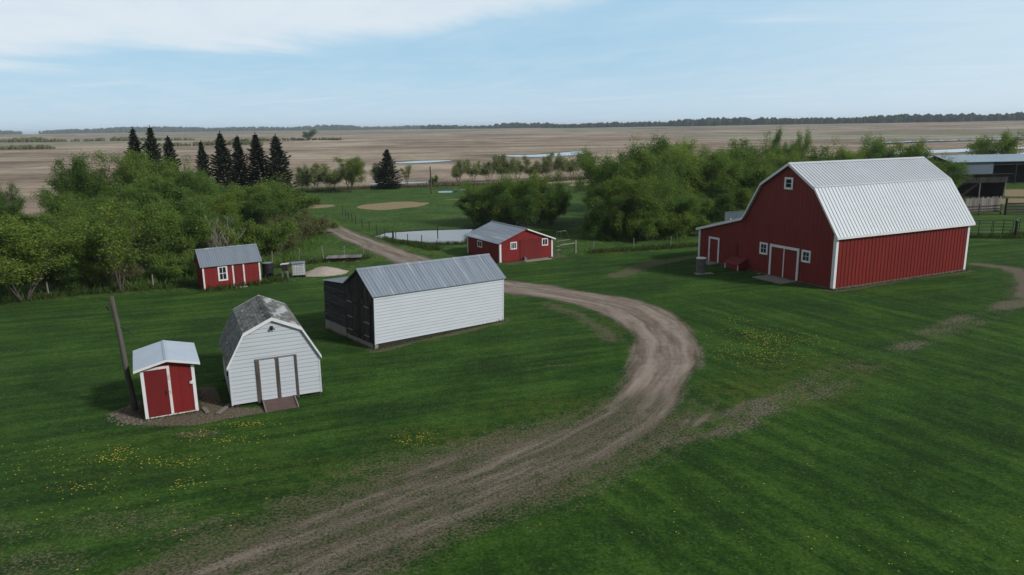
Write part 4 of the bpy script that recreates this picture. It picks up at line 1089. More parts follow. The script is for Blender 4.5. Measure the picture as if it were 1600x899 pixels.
def corral_by_garage():
    o = empty('corral_panel', (4.7, 74.9, 0), .62, 'rusty pipe corral panel at the right end of the low red garage', 'panel')
    f = MB(); f.tube([(0, 0, .05), (0, 0, 2.5), (1.25, 0, 2.5), (1.75, -.05, 1.55)], [.035] * 4, 8); f.tube([(.55, 0, 0), (.55, 0, 2.5)], [.03, .03], 8); f.build('frame', MT['pipe'], o)
    for z, e in ((.55, .55), (.95, .55), (1.5, 1.75)): MB().tube([(-.1, 0, z), (e, -.02, z + .02)], [.03, .03], 8).build('bar', MT['pipe'], o)
    MB().box(.48, 2.55, -.04, .02, 1.02, 1.14).build('rail', MT['grey_wood'], o)
    MB().box(2.5, 2.66, -.06, .09, -.1, 1.35).build('post', MT['grey_wood'], o)


corral_by_garage()


# ------------------------------------------------------------------ poles
def utility_pole(loc, tip, r, label, bits=True):
    o = empty('utility_pole', loc, 0, label, 'pole'); n = 9
    pts = [(tip[0] * k / n + .015 * math.sin(k * 1.3), tip[1] * k / n, -.2 + (tip[2] + .2) * k / n) for k in range(n + 1)]
    MB().tube(pts, [r * (1.1 - .3 * k / n) for k in range(n + 1)], 12).build('shaft', MT['pole_wood'], o, True)
    if bits:
        MB().tube([(tip[0] - .08, tip[1] - .1, tip[2] - .18), (tip[0] - .55, tip[1] - .1, tip[2] - .02)], [.018, .012], 6).build('bracket', MT['iron'], o)
        MB().tube([(tip[0] - .1, tip[1] - .12, tip[2] - .65), (tip[0] - .2, tip[1] - .16, tip[2] - .42)], [.03, .05], 8).build('insulator', MT['iron'], o)
        MB().tube([(tip[0] * .7 + .12, 0, tip[2] * .74), (tip[0] * .6 + .75, -.1, tip[2] * .66)], [.022, .014], 6).build('stay_bar', MT['iron'], o)
    return o


utility_pole((-18.2, 33.1, 0), (-.42, 0, 5.62), .13, 'weathered cut-off utility pole leaning beside the small red shed')
utility_pole((-16.4, 152, gz(-16.4, 152)), (-.1, 0, 5.6), .17, 'lone dark utility pole in the far green pasture', False)
for x, y, h, lab in ((-14.6, 89.3, 1.3, 'thick dark stump standing in the left end of the pond'), (-9.6, 94.3, 1.15, 'thin dark post standing in the far water of the pond'), (.2, 76.8, 1.2, 'short grey post in the grass behind the red garage')):
    o = empty('wooden_post', (x, y, gz(x, y)), 0, lab, 'post', 'lone posts about the pond')
    MB().tube([(0, 0, -.1), (.03, 0, h * .5), (.02, .02, h)], [.13, .12, .10] if 'thick' in lab else [.07, .065, .06], 8).build('shaft', MT['black_wood'], o)


# ------------------------------------------------------------------ yard objects
def yard():
    o = empty('tote_tank', (-20.0, 65.2, 0), .25, 'white plastic tote tank in a wire cage on a black pallet', 'tank')
    b = MB(); b.box(.03, 1.12, .03, .97, .16, 1.16); ob = b.build('tank', MT['plastic'], o)
    bev = ob.modifiers.new('bevel', 'BEVEL'); bev.width = .06; bev.segments = 2
    MB().tube([(.57, .5, 1.15), (.57, .5, 1.24)], [.12, .12], 12).build('cap', MT['black_plastic'], o)
    c = MB()
    for z in (.2, .42, .64, .86, 1.1): c.tube([(-.01, -.01, z), (1.16, -.01, z), (1.16, 1.01, z), (-.01, 1.01, z), (-.01, -.01, z)], [.012] * 5, 5)
    for u in np.linspace(0, 1.15, 6): c.tube([(u, -.012, .15), (u, -.012, 1.16)], [.012, .012], 5); c.tube([(u, 1.012, .15), (u, 1.012, 1.16)], [.012, .012], 5)
    for u in np.linspace(.2, .8, 4): c.tube([(-.012, u, .15), (-.012, u, 1.16)], [.012, .012], 5); c.tube([(1.162, u, .15), (1.162, u, 1.16)], [.012, .012], 5)
    c.build('cage', MT['cage'], o)
    MB().box(-.05, 1.2, -.05, 1.05, 1.25, 1.29).build('lid', MT['galv_dull'], o)
    p = MB()
    for u in (0, .5, 1.0): p.box(u, u + .15, 0, 1.0, 0, .11)
    p.box(-.01, 1.16, -.01, 1.01, .112, .15); p.build('pallet', MT['black_plastic'], o)
    o = empty('bird_box_stand', (-20.55, 64.0, 0), .1, 'dark wooden box on thin legs beside the plastic tote', 'stand')
    MB().box(0, .55, 0, .5, .85, 1.4).build('box', MT['black_wood'], o)
    MB().obox((-.08, -.08, 1.40), (.72, 0, .06), (0, .66, 0), (0, 0, .04)).build('lid', MT['old_trim'], o)
    for u, v in ((.06, .05), (.45, .05), (.06, .42), (.45, .42)): MB().bar((u + (u - .25) * .25, v, 0), (u, v, .85), .06).build('leg', MT['grey_wood'], o)
    o = empty('barrel', (-22.3, 65.6, 0), 0, 'dark steel barrel on the grass at the right end of the red tool shed', 'barrel')
    MB().tube([(0, 0, 0), (0, 0, .05), (0, 0, .45), (0, 0, .48), (0, 0, .51), (0, 0, .9), (0, 0, .93), (0, 0, .96), (0, 0, 1.3), (0, 0, 1.33)], [.48, .5, .5, .52, .5, .5, .52, .5, .5, .46], 18).build('drum', MT['iron'], o, False)
    MB().tube([(0, 0, 1.33), (0, 0, 1.345)], [.47, .46], 18).build('lid', MT['grey_steel'], o)
    # pale heap of sand
    rng = np.random.RandomState(3); n = 34; xs = np.linspace(-2.7, 2.7, n); X, Y = np.meshgrid(xs, xs)
    rr_ = np.hypot(X / 2.3, Y / 1.9) + (fbm(X, Y, 1.2, 3, 77) - .5) * .35
    Z = .62 * sstep(1.05, .0, rr_) + .05 * (fbm(X, Y, .5, 2, 5) - .5) - .03
    i = np.arange(n * n).reshape(n, n); fcs = np.stack([i[:-1, :-1], i[:-1, 1:], i[1:, 1:], i[1:, :-1]], -1).reshape(-1, 4)
    keepf = (Z.ravel()[fcs].max(1) > -.02); me = raw_mesh('sand_pile', np.stack([X.ravel(), Y.ravel(), Z.ravel()], 1), fcs[keepf], MT['sand'])
    me.polygons.foreach_set('use_smooth', [True] * len(me.polygons))
    q = bpy.data.objects.new('sand_pile', me); C.objects.link(q); q.location = (-17.6, 67.3, 0); tag(q, 'low pale heap of sand beside the plastic tote', 'sand pile')
    o = empty('plank_deck', (-18.8, 73.2, 0), .12, 'low weathered plank deck lying in the grass behind the sand heap', 'deck')
    m = MB(); rng = random.Random(6)
    for k in range(13): m.box(.0 + k * .27, .25 + k * .27, -.6 - rng.uniform(0, .2), 1.0 + rng.uniform(0, .2), .42 + rng.uniform(0, .03), .47)
    m.build('planks', MT['grey_wood'], o)
    MB().box(0, 3.4, -.5, -.35, .1, .42).build('beam', MT['black_wood'], o); MB().box(0, 3.4, .8, .95, .1, .42).build('beam', MT['black_wood'], o)
    for u in (.1, 1.6, 3.0): MB().box(u, u + .25, -.48, -.2, -.02, .1).build('block', MT['concrete'], o)
    # cistern stump by the barn
    o = empty('well_head', (17.1, 64.75, 0), .2, 'stained round concrete well head with a pale lid left of the barn', 'well')
    MB().tube([(0, 0, -.1), (0, 0, .7), (0, 0, .71), (0, 0, 1.32)], [.43, .425, .44, .42], 24).build('casing', MT['well'], o)
    MB().tube([(0, 0, 1.32), (0, 0, 1.40)], [.46, .44], 24).build('lid', MT['old_trim'], o)
    MB().box(-.75, .85, -.85, -.1, -.05, .06).build('slab', MT['concrete'], o)
    # loose planks near the sheds
    for (x, y, z, yaw, L, lab) in ((-13.9, 33.0, .03, 1.15, 1.2, 'grey plank lying beside the left wall of the white gambrel shed'), (-14.75, 32.9, .03, 1.9, .8, 'weathered plank lying on bare earth at the right side of the small red shed'),
                                   (22.2, 64.0, .02, .6, 1.1, 'short pale board lying at the foot of the barn wall')):
        o = MB().box(-.1, .1, -L / 2, L / 2, 0, .04).box(-.085, .085, -L / 2 + .05, L / 2 - .05, .042, .05).build('plank', MT['grey_wood']); o.location = (x, y, z); o.rotation_euler = (0, .05, yaw - math.pi / 2 + .3); tag(o, lab, 'plank')
    st = MB(); rng = random.Random(15)
    for _ in range(420):
        a, r = rng.uniform(0, 6.28), rng.uniform(0, 1) ** .6; x, y = -17.6 + 1.5 * r * math.cos(a), 32.6 + 1.4 * r * math.sin(a); s = rng.uniform(.025, .07)
        k = [(x + dx * s * rng.uniform(.7, 1.3), y + dy * s * rng.uniform(.7, 1.3), dz * s * rng.uniform(.5, .9)) for dx, dy, dz in ((1, 0, 0), (-.5, .9, 0), (-.5, -.9, 0), (0, 0, 1), (.4, .5, .6))]
        st.add(k, [(0, 1, 4), (1, 2, 3), (2, 0, 3), (0, 4, 3), (4, 1, 3)])
    tag(st.build('gravel', MT['stone']), 'grey gravel round the leaning pole', 'gravel', kind='stuff')


yard()


# ------------------------------------------------------------------ trees
def rand_unit(rng, n):
    v = rng.normal(size=(n, 3)); return v / np.linalg.norm(v, axis=1)[:, None]


def leaf_cards(pts, rng, smin, smax, up=.55, aspect=.62):
    n = len(pts); nrm = rand_unit(rng, n); nrm[:, 2] = np.abs(nrm[:, 2]) + up; nrm /= np.linalg.norm(nrm, axis=1)[:, None]
    a = np.cross(nrm, rand_unit(rng, n)); a /= np.linalg.norm(a, axis=1)[:, None]; b = np.cross(nrm, a)
    s = rng.uniform(smin, smax, n)[:, None]
    v = np.stack([pts - a * s, pts - b * s * aspect + nrm * s * .12, pts + a * s, pts + b * s * aspect + nrm * s * .12], 1).reshape(-1, 3)
    return v, np.arange(4 * n).reshape(-1, 4)


def skeleton(rng, stems, H, spread, lean, levels, kids, ratio, first=.14):
    """returns tubes [(pts, r0, r1)] and the twig points that carry leaves"""
    tubes, tips = [], []
    def grow(p, d, L, r, lvl):
        n = 4; pts = [p]; q = p
        for k in range(n):
            d = d + rng.normal(size=3) * (.12 + .05 * lvl); d[2] += .13 if lvl else .04
            d /= np.linalg.norm(d); q = q + d * L / n; pts.append(q)
        tubes.append((pts, r, r * .45, lvl))
        if lvl >= levels:
            tips.extend(pts[1:]); return
        if lvl >= levels - 1: tips.extend(pts[2:])
        for k in range(kids[lvl]):
            t = rng.uniform(.25, 1.0) if lvl else rng.uniform(first, 1.0)
            i = min(int(t * n), n - 1); base = pts[i] + (pts[i + 1] - pts[i]) * (t * n - i)
            nd = d * .7 + rand_unit(rng, 1)[0] * (.75 + .15 * lvl); nd[2] = nd[2] * .75 + .22; nd /= np.linalg.norm(nd)
            grow(base, nd, L * ratio * rng.uniform(.7, 1.15) * (1.15 - .4 * t), r * .5 * (1.1 - .4 * t), lvl + 1)
    for s in range(stems):
        a = 6.283 * (s + rng.uniform(-.3, .3)) / max(stems, 1); l = lean * rng.uniform(.6, 1.3) if stems > 1 else lean * .2
        d = np.array([math.cos(a) * l, math.sin(a) * l, 1.0]); d /= np.linalg.norm(d)
        grow(np.array([math.cos(a) * .12 * stems * .3, math.sin(a) * .12 * stems * .3, 0.0]), d, H * rng.uniform(.52, .68), .0145 * H / math.sqrt(stems) * 1.2, 0)
    return tubes, np.array(tips)


def tree_meshes(name, seed, stems, nleaf, leaf, bark, smin=.13, smax=.27, lean=.45, kids=(6, 5, 4), ratio=.55, sig=.36, low=0.0, H=9.0, Rd=4.0, levels=3):
    rng = np.random.RandomState(seed)
    tubes, tips = skeleton(rng, stems, H, Rd, lean, levels, kids, ratio)
    sc_z = H / np.percentile(tips[:, 2], 99.3); cx = np.median(tips[:, :2], 0) * 0; sc_r = Rd / np.percentile(np.hypot(tips[:, 0], tips[:, 1]), 96)
    S = np.array([sc_r, sc_r, sc_z]); m = MB()
    for pts, r_0, r_1, lvl in tubes:
        if lvl >= levels and rng.rand() > .5: continue
        k = len(pts) - 1; sides = 7 if lvl == 0 else (5 if lvl == 1 else 3)
        m.tube([tuple(p * S) for p in pts], [max(.012, r_0 + (r_1 - r_0) * i / k) * 1.0 for i in range(k + 1)], sides, False)
    if len(tips) == 0: return None
    wood = bpy.data.meshes.new(name + '_wood'); wood.from_pydata(m.v, [], m.f); wood.update(); wood.materials.append(bark)
    if not nleaf: return wood, None
    tp = tips * S; tp = tp[tp[:, 2] > low * H]; w = rng.rand(len(tp)) ** 2 + .05        # uneven load of leaves leaves gaps
    pick = rng.choice(len(tp), nleaf, p=w / w.sum()); p = tp[pick] + rng.normal(size=(nleaf, 3)) * sig * np.array([1, 1, .8])
    p = p[p[:, 2] > .15]
    v, f = leaf_cards(p, rng, smin, smax)
    return wood, raw_mesh(name + '_leaves', v, f, leaf)


def spruce_meshes(name, seed, H=12.0, Rd=2.6):
    rng = np.random.RandomState(seed); m = MB(); m.tube([(0, 0, 0), (0, 0, H * .5), (0, 0, H)], [.17, .10, .015], 8)
    P, Dn, S = [], [], []; z = H * .05
    while z < H * .985:
        t = z / H; rad = Rd * 1.28 * (1 - t) ** .9 * rng.uniform(.78, 1.12) + .08; nb = int(6 + 9 * (1 - t)); a0 = rng.rand() * 6.28
        for b in range(nb):
            a = a0 + 6.283 * b / nb + rng.normal() * .16; L = rad * rng.uniform(.62, 1.12); d = np.array([math.cos(a), math.sin(a), 0]); sd = np.array([-d[1], d[0], 0]); droop = -.42 + .95 * t
            k = int(9 + 26 * L); q = rng.rand(k) ** .6; wd = (.10 + .24 * L * (1 - q) + .05) * rng.uniform(-1, 1, k)
            c = d * (L * q)[:, None] + sd * wd[:, None]; c[:, 2] = z + L * (droop * q + .28 * q * q) - np.abs(wd) * .25 - rng.rand(k) * .16
            P.append(c); o = d * .8 + sd * np.sign(wd)[:, None] * .55; o[:, 2] = -.25 + .4 * q; Dn.append(o / np.linalg.norm(o, axis=1)[:, None]); S.append(rng.uniform(.13, .27, k))
        z += H * .030 * (1.2 - .5 * t) + .05
    k = 26; P.append(np.column_stack([rng.normal(size=k) * .05, rng.normal(size=k) * .05, H * rng.uniform(.94, 1.02, k)])); o = rand_unit(rng, k) * .5; o[:, 2] = 1; Dn.append(o / np.linalg.norm(o, axis=1)[:, None]); S.append(np.full(k, .15))
    p, d, sz = np.concatenate(P), np.concatenate(Dn), np.concatenate(S)[:, None]
    n = rand_unit(rng, len(p)); n[:, 2] = np.abs(n[:, 2]) + .5; w = np.cross(d, n); w /= np.linalg.norm(w, axis=1)[:, None]
    v = np.stack([p - d * sz, p - w * sz * .36, p + d * sz * 1.1 - np.array([0, 0, .04]), p + w * sz * .36], 1).reshape(-1, 3)
    wood = bpy.data.meshes.new(name + '_wood'); wood.from_pydata(m.v, [], m.f); wood.update(); wood.materials.append(MT['bark'])
    return wood, raw_mesh(name + '_needles', v, np.arange(len(v)).reshape(-1, 4), NEEDLE)


B0, B1 = MT['bark'], MT['pale_bark']
BROAD = [tree_meshes('broad', 101, 5, 23000, LEAF[0], B0, .058, .130, .55), tree_meshes('broad', 102, 6, 23000, LEAF[1], B0, .058, .130, .6), tree_meshes('broad', 103, 4, 23000, LEAF[2], B0, .058, .130, .45),
         tree_meshes('broad', 104, 7, 23000, LEAF[0], B1, .058, .130, .7), tree_meshes('broad', 105, 3, 23000, LEAF[1], B0, .058, .130, .4, (8, 5, 4), .52)]
BUSH = [tree_meshes('bush', 201, 8, 9000, LEAF[2], B1, .06, .12, .8, (4, 4, 3), .5, .26, 0, 3.6, 2.6), tree_meshes('bush', 202, 9, 9000, LEAF[0], B1, .06, .12, .9, (4, 4, 3), .5, .26, 0, 3.6, 2.6),
        tree_meshes('bush', 203, 10, 6500, LEAF[4], B1, .06, .12, 1.0, (4, 4, 3), .5, .26, 0, 2.4, 3.4)]
WILLOW = [tree_meshes('willow', 301 + k, 7, 6000, LEAF[3], B0, .09, .18, .62, (4, 4, 3), .5, .34, .34, 6, 3) for k in range(3)]
AIRY = [tree_meshes('airy', 401, 4, 4200, LEAF[2], B0, .06, .13, .22, (8, 4, 3), .40, .3, .2, 7.5, 2.0)]
LONE = tree_meshes('lone', 104, 7, 14000, LEAF[2], B0, .11, .23, .7, (6, 5, 4), .55, .5, .08, 10, 6.2)
SPRUCE = [spruce_meshes('spruce', 601 + k, 12.0, 2.6) for k in range(3)]
DEAD = tree_meshes('dead', 701, 5, 0, None, MT['dead_bark'], lean=.5, kids=(5, 4, 3), H=6, Rd=2.5)


def plant(name, meshes, x, y, h, w, H0, W0, rot, label, cat, group=None, crown='crown', trunk='trunk'):
    o = empty(name, (x, y, gz(x, y) - .03), rot, label, cat, group)
    o.scale = (w / W0, w / W0, h / H0)
    a = bpy.data.objects.new(trunk, meshes[0]); C.objects.link(a); a.parent = o
    if meshes[1] is not None:
        b = bpy.data.objects.new(crown, meshes[1]); C.objects.link(b); b.parent = o
    return o


rt = random.Random(12)
ROT = lambda: rt.uniform(0, 6.28)
# left grove (x, y, height, spread, kind, label or None)
G_L, T_L = 'trees crowded in the left grove', 'leafy green tree crowded among others inside the left grove'
left = [(-39.1, 57, 6.6, 8.5, 2, 'big pale green tree at the left edge whose boughs sweep down to the lawn'), (-38.5, 60, 3.2, 5, 1, None),
        (-32.9, 60, 7.2, 4.5, 7, 'slender thin-leaved tree rising behind the top of the leaning pole'), (-39.4, 66, 6.0, 7, 1, None), (-35.9, 64, 5.6, 6, 2, None), (-34.9, 68, 6.3, 7, 3, None),
        (-32.7, 70, 6.5, 7, 0, None), (-31.1, 73, 5.9, 6.5, 1, None), (-51.8, 80, 4.5, 8, 2, None), (-63.5, 92, 6.8, 5, 4, 'dark rounded tree at the left edge standing against the brown field'),
        (-47.6, 80, 6.9, 7, 3, None), (-44.1, 82, 7.4, 8, 0, None), (-40.3, 82, 7.7, 8, 4, None), (-35.7, 80, 7.6, 8, 1, None), (-33.6, 84, 6.0, 7, 2, None),
        (-34.5, 96, 6.4, 9, 3, 'broad green tree just left of the brown bushes below the five spruces'), (-31.5, 99, 6.6, 9.5, 0, 'rightmost broad tree of the left grove, below the tallest right-hand spruces'), (-31.3, 92, 5.7, 7, 1, None),
        (-60.4, 102, 9.4, 7, 4, 'tall leftmost tree top of the left grove standing out against the field'), (-57.5, 103, 9.9, 8, 1, None), (-53.9, 104, 10.3, 9, 2, 'tallest broad crown of the left grove, just under the three left spruces'),
        (-48.9, 102, 9.8, 9, 3, None), (-45.1, 100, 8.8, 8, 0, None), (-42.1, 100, 7.6, 7, 4, None), (-59.3, 98, 6.6, 6, 0, None), (-39.0, 99, 6.0, 7, 1, None), (-43.8, 108, 6.5, 7, 3, None),
        (-43, 72, 6.2, 7, 0, None), (-46, 70, 5.0, 6, 3, None), (-50, 90, 6.6, 8, 1, None), (-55, 88, 3.6, 6, 2, None), (-38, 88, 7.4, 7, 4, None)]
for x, y, h, w, k, lab in left:
    ms = AIRY[0] if k == 7 else BROAD[k]; H0, W0 = (7.5, 4.0) if k == 7 else (9.0, 8.0)
    plant('broadleaf_tree', ms, x, y, h, w, H0, W0, ROT(), lab or T_L, 'tree', G_L)
G_R, T_R = 'trees crowded in the right grove', 'leafy green tree crowded among others in the grove behind the red barn'
right_l = {(10.8, 88): 'small leaning dark tree at the left end of the right grove beside the pasture', (47.9, 132): 'slim tall tree top above the barn roof peak, left of a twin', (51.9, 133): 'slim tall tree top above the barn roof peak, right of a twin',
           (62.8, 123): 'tallest tree top behind the middle of the barn roof', (70.1, 119): 'low tree at the far right roof corner of the barn beside the blue shed', (19.8, 113): 'tallest crown at the left shoulder of the right grove'}
right = [(10.8, 88, 5.3, 5, 0), (12.6, 87, 6.3, 6.4, 1), (14.2, 87.5, 7.2, 8, 2), (16.6, 87, 6.8, 7, 3), (18.9, 90, 6.3, 8, 4), (22.0, 94, 5.6, 7, 0), (27.2, 98, 5.3, 8, 1), (31.7, 100, 4.6, 7, 2), (12.0, 95, 8.3, 7, 4), (13.1, 99, 9.6, 8.5, 3),
         (16.0, 99, 10.4, 9, 0), (19.7, 98, 10.2, 9, 1), (24.2, 102, 10.0, 9, 2), (27.7, 103, 9.5, 9, 3), (31.7, 105, 9.0, 9, 4), (35.7, 106, 8.8, 9, 0), (19.8, 113, 11.1, 9, 1), (25.3, 116, 10.6, 9, 2), (29.8, 116, 10.2, 9, 3),
         (35.2, 119, 10.3, 9, 4), (40.4, 121, 10.4, 9, 0), (47.9, 132, 11.9, 4.5, 1), (51.9, 133, 11.5, 4.5, 3), (41.7, 110, 8.8, 8, 2), (45.9, 113, 9.3, 8, 4), (50.6, 116, 9.6, 8, 0), (57.2, 121, 9.8, 9, 1), (62.8, 123, 10.6, 8, 3),
         (65.2, 121, 9.9, 8, 2), (66.0, 116, 8.7, 8, 4), (70.1, 119, 7.4, 7, 0), (51.6, 112, 9.0, 7, 2), (65.4, 113, 6.3, 5, 1)]
for x, y, h, w, k in right:
    plant('broadleaf_tree', BROAD[k], x, y, h, w, 9.0, 8.0, ROT(), right_l.get((x, y), T_R), 'tree', G_R)
for (x, y, h, w, k), lab in zip([(-3.5, 101, 5.6, 7, 3), (.2, 100, 7.0, 8.5, 0), (4.0, 103, 6.7, 8, 2), (5.5, 100, 4.7, 5, 4), (-4.9, 101, 3.8, 5, 1), (1.4, 96, 5.7, 6, 1)],
                                ['left tree of the round clump behind the red garage', 'tallest tree of the round clump behind the red garage', 'right-hand tall tree of the round clump behind the red garage', 'low tree at the right foot of the round clump behind the garage',
                                 'low tree at the pond end of the round clump behind the garage', 'nearest tree of the clump, right above the garage roof']):
    plant('broadleaf_tree', BROAD[k], x, y, h, w, 9.0, 8.0, ROT(), lab, 'tree', 'round clump of trees behind the garage')
ORD = ['first', 'second', 'third', 'fourth', 'fifth', 'sixth', 'seventh', 'eighth', 'ninth', 'tenth']
for i, (x, y, h, w, k) in enumerate([(-12.8, 180, 5.4, 5, 0), (-9.3, 182, 5.4, 5, 1), (-5.6, 184, 6.1, 6, 2), (-1.9, 185, 6.5, 6, 0), (1.7, 186, 5.9, 6, 1), (5.7, 188, 4.8, 5, 2), (9.2, 190, 5.7, 6, 0), (12.7, 191, 6.5, 6, 1), (16.3, 193, 5.9, 6, 2), (20.0, 195, 6.3, 6, 1)]):
    plant('willow', WILLOW[k], x, y, h, w, 6.0, 6.0, ROT(), f'{ORD[i]} from the left in the row of many-stemmed willows along the field edge', 'willow', 'row of willows between the pasture and the field')
for (x, y, h, w, k), lab in zip([(-44.8, 158, 5.3, 5, 0), (-42.0, 158, 6.0, 5, 1), (-38.9, 158, 6.1, 5.5, 2)], ['leftmost spindly tree at the far pasture edge right of the spruces', 'middle of three spindly trees at the far pasture edge', 'spindly tree directly left of the large round willow at the far pasture edge']):
    plant('broadleaf_tree', WILLOW[k], x, y, h, w, 6.0, 6.0, ROT(), lab, 'tree', 'spindly trees at the far pasture edge')
plant('willow', BROAD[2], -34.6, 159, 7.3, 9, 9.0, 8.0, ROT(), 'large round bright green willow at the far pasture edge', 'willow')
plant('broadleaf_tree', BROAD[4], -30.0, 171, 5.4, 5, 9.0, 8.0, ROT(), 'small dark leafy tree touching the left side of the lone far spruce', 'tree')
plant('sapling', AIRY[0], -25.2, 180, 4.6, 2.8, 7.5, 4.0, ROT(), 'thin young tree standing alone right of the lone far spruce', 'tree')
plant('shrub', BUSH[1], -17.9, 172, 2.4, 2.6, 3.6, 5.2, ROT(), 'small dark shrub beside the far utility pole', 'shrub', None, 'foliage', 'stem')
plant('broadleaf_tree', LONE, 112.2, 172, 10.2, 12.5, 10.0, 12.4, ROT(), 'wide olive tree standing alone behind the blue roofed cattle shed', 'tree')
plant('dead_tree', DEAD, -29.0, 71, 6.0, 5, 6.0, 5.0, ROT(), 'bare pale dead tree rising behind the roof of the red tool shed', 'tree')
plant('broadleaf_tree', BROAD[1], -242.7, 900, 12.6, 20, 9.0, 8.0, ROT(), 'lone dark tree far out in the stubble field', 'tree')
sp_lab = ['left spruce of the group of three on the skyline', 'middle and tallest spruce of the group of three on the skyline', 'right, shortest spruce of the group of three on the skyline', 'first and smallest of the five spruces in a row', 'second of the five spruces in a row, with a broad skirt',
          'third and middle of the five spruces in a row', 'fourth of the five spruces in a row', 'fifth and widest of the five spruces at the right end of the row', 'lone spruce at the far pasture edge near the field water']
for (x, y, h, w, k), lab in zip([(-63.6, 126, 13.9, 6.2, 0), (-59.7, 124, 14.1, 6.4, 1), (-58.7, 128, 12.5, 5.6, 2), (-51.5, 124, 11.6, 4.8, 1), (-48.2, 124, 13.0, 6.6, 0), (-46.5, 127, 12.4, 5.6, 2), (-42.7, 125, 12.7, 6.6, 1), (-38.7, 123, 12.4, 7.2, 0), (-27.9, 168, 8.8, 6.6, 2)], sp_lab):
    plant('spruce', SPRUCE[k], x, y, h, w, 12.0, 5.2, ROT(), lab, 'spruce', 'dark spruces above the left grove')
for (x, y, h, w, k), lab in zip([(-27.2, 74, 3.8, 5, 0), (-25.2, 76, 3.7, 5.5, 1), (-26.5, 84, 2.9, 7, 2), (-26.5, 91, 2.9, 7.5, 2), (-25.2, 94, 2.0, 5, 1), (-25.4, 79.5, 2.0, 5, 2)],
                                ['bright green bush right behind the roof end of the red tool shed', 'green bush above the barrel at the right of the red tool shed', 'brownish olive bush in the middle of the thicket left of the lane', 'brownish olive bush at the top of the thicket beside the lane',
                                 'small green bush at the bend where the lane meets the thicket', 'low olive bush at the foot of the thicket above the tote']):
    plant('shrub', BUSH[k], x, y, h, w, 3.6 if k < 2 else 2.4, 5.2 if k < 2 else 6.8, ROT(), lab, 'shrub', 'bushes between the tool shed and the lane', 'foliage', 'stem')

for (x, y, h, w, k), lab in zip([(-41.5, 58.5, 2.6, 4.5, 1), (-37.0, 61.2, 2.2, 4.0, 0), (-34.3, 62.6, 1.9, 3.6, 2), (-31.0, 65.0, 2.3, 4.0, 1), (-28.6, 66.5, 2.4, 3.6, 0), (-44.5, 55.5, 2.4, 4.5, 2)],
                                ['dark shrub under the big pale tree at the left edge of the lawn', 'green shrub directly left of the slender thin-leaved tree', 'low brownish shrub behind the grey fence post right of the slender tree', 'green shrub between the slender tree and the red tool shed',
                                 'green shrub touching the left end of the red tool shed', 'brownish shrub at the very left edge where the lawn ends']):
    plant('shrub', BUSH[k], x, y, h, w, 3.6 if k < 2 else 2.4, 5.2 if k < 2 else 6.8, ROT(), lab, 'shrub', 'shrubs along the foot of the left grove', 'foliage', 'stem')
for (x, y, h, w, k), lab in zip([(-4.2, 99.0, 3.4, 5.0, 1), (-.8, 97.6, 3.6, 5.5, 0), (2.6, 98.6, 3.6, 5.0, 1), (5.0, 99.0, 3.2, 4.4, 0)],
                                ['leftmost low bush filling the foot of the clump behind the garage, nearest the pond', 'low bush at the foot of the clump, over the left part of the garage roof', 'low bush at the foot of the clump, over the garage roof peak', 'rightmost low bush at the foot of the clump behind the garage']):
    plant('shrub', BUSH[k], x, y, h, w, 3.6, 5.2, ROT(), lab, 'shrub', 'low bushes of the clump behind the garage', 'foliage', 'stem')
for x, y, h, w, k in [(10.8, 86.6, 3.0, 4, 1), (13.2, 84.9, 3.2, 4.6, 0), (15.8, 84.4, 3.0, 5, 1), (19.0, 85.6, 3.0, 5, 0), (21.6, 88.0, 2.8, 4.5, 1)]:
    plant('shrub', BUSH[k], x, y, h, w, 3.6, 5.2, ROT(), 'dense green shrub in the thicket at the front foot of the right grove', 'shrub', 'shrubs along the front of the right grove', 'foliage', 'stem')


# ------------------------------------------------------------------ undergrowth, tall grass, dandelions
def blades(name, n, sample, h0, h1, w, m, label, cat, seed):
    rng = np.random.RandomState(seed); p = sample(rng, n); n = len(p); z = height(p[:, 0], p[:, 1])
    a = rng.rand(n) * 6.283; h = rng.uniform(h0, h1, n); s = np.stack([np.cos(a), np.sin(a)], 1) * (w * rng.uniform(.6, 1.4, n))[:, None]
    l = rng.normal(size=(n, 2)) * (h * .35)[:, None]; b = np.column_stack([p, z - .02])
    v = np.stack([b - np.column_stack([s, np.zeros(n)]), b + np.column_stack([s, np.zeros(n)]), b + np.column_stack([l * .5 + s * .6, h * .65]), b + np.column_stack([l, h])], 1).reshape(-1, 3)
    o = bpy.data.objects.new(name, raw_mesh(name, v, np.arange(4 * n).reshape(-1, 4), m)); C.objects.link(o)
    return tag(o, label, cat, kind='stuff')


def in_poly(poly):
    xs = [q[0] for q in poly]; ys = [q[1] for q in poly]
    def f(rng, n):
        p = np.column_stack([rng.uniform(min(xs), max(xs), n), rng.uniform(min(ys), max(ys), n)])
        return p[poly_sd(p[:, 0], p[:, 1], poly) + (fbm(p[:, 0], p[:, 1], 3, 2, 3) - .5) * 2 > 0]
    return f


def near_lines(lines, wid):
    def f(rng, n):
        out = []
        tot = sum(math.dist(a, b) for l in lines for a, b in zip(l, l[1:]))
        for l in lines:
            for a, b in zip(l, l[1:]):
                k = int(n * math.dist(a, b) / tot); t = rng.rand(k)[:, None]
                out.append(np.array(a) + (np.array(b) - np.array(a)) * t + rng.normal(size=(k, 2)) * wid)
        return np.concatenate(out)
    return f


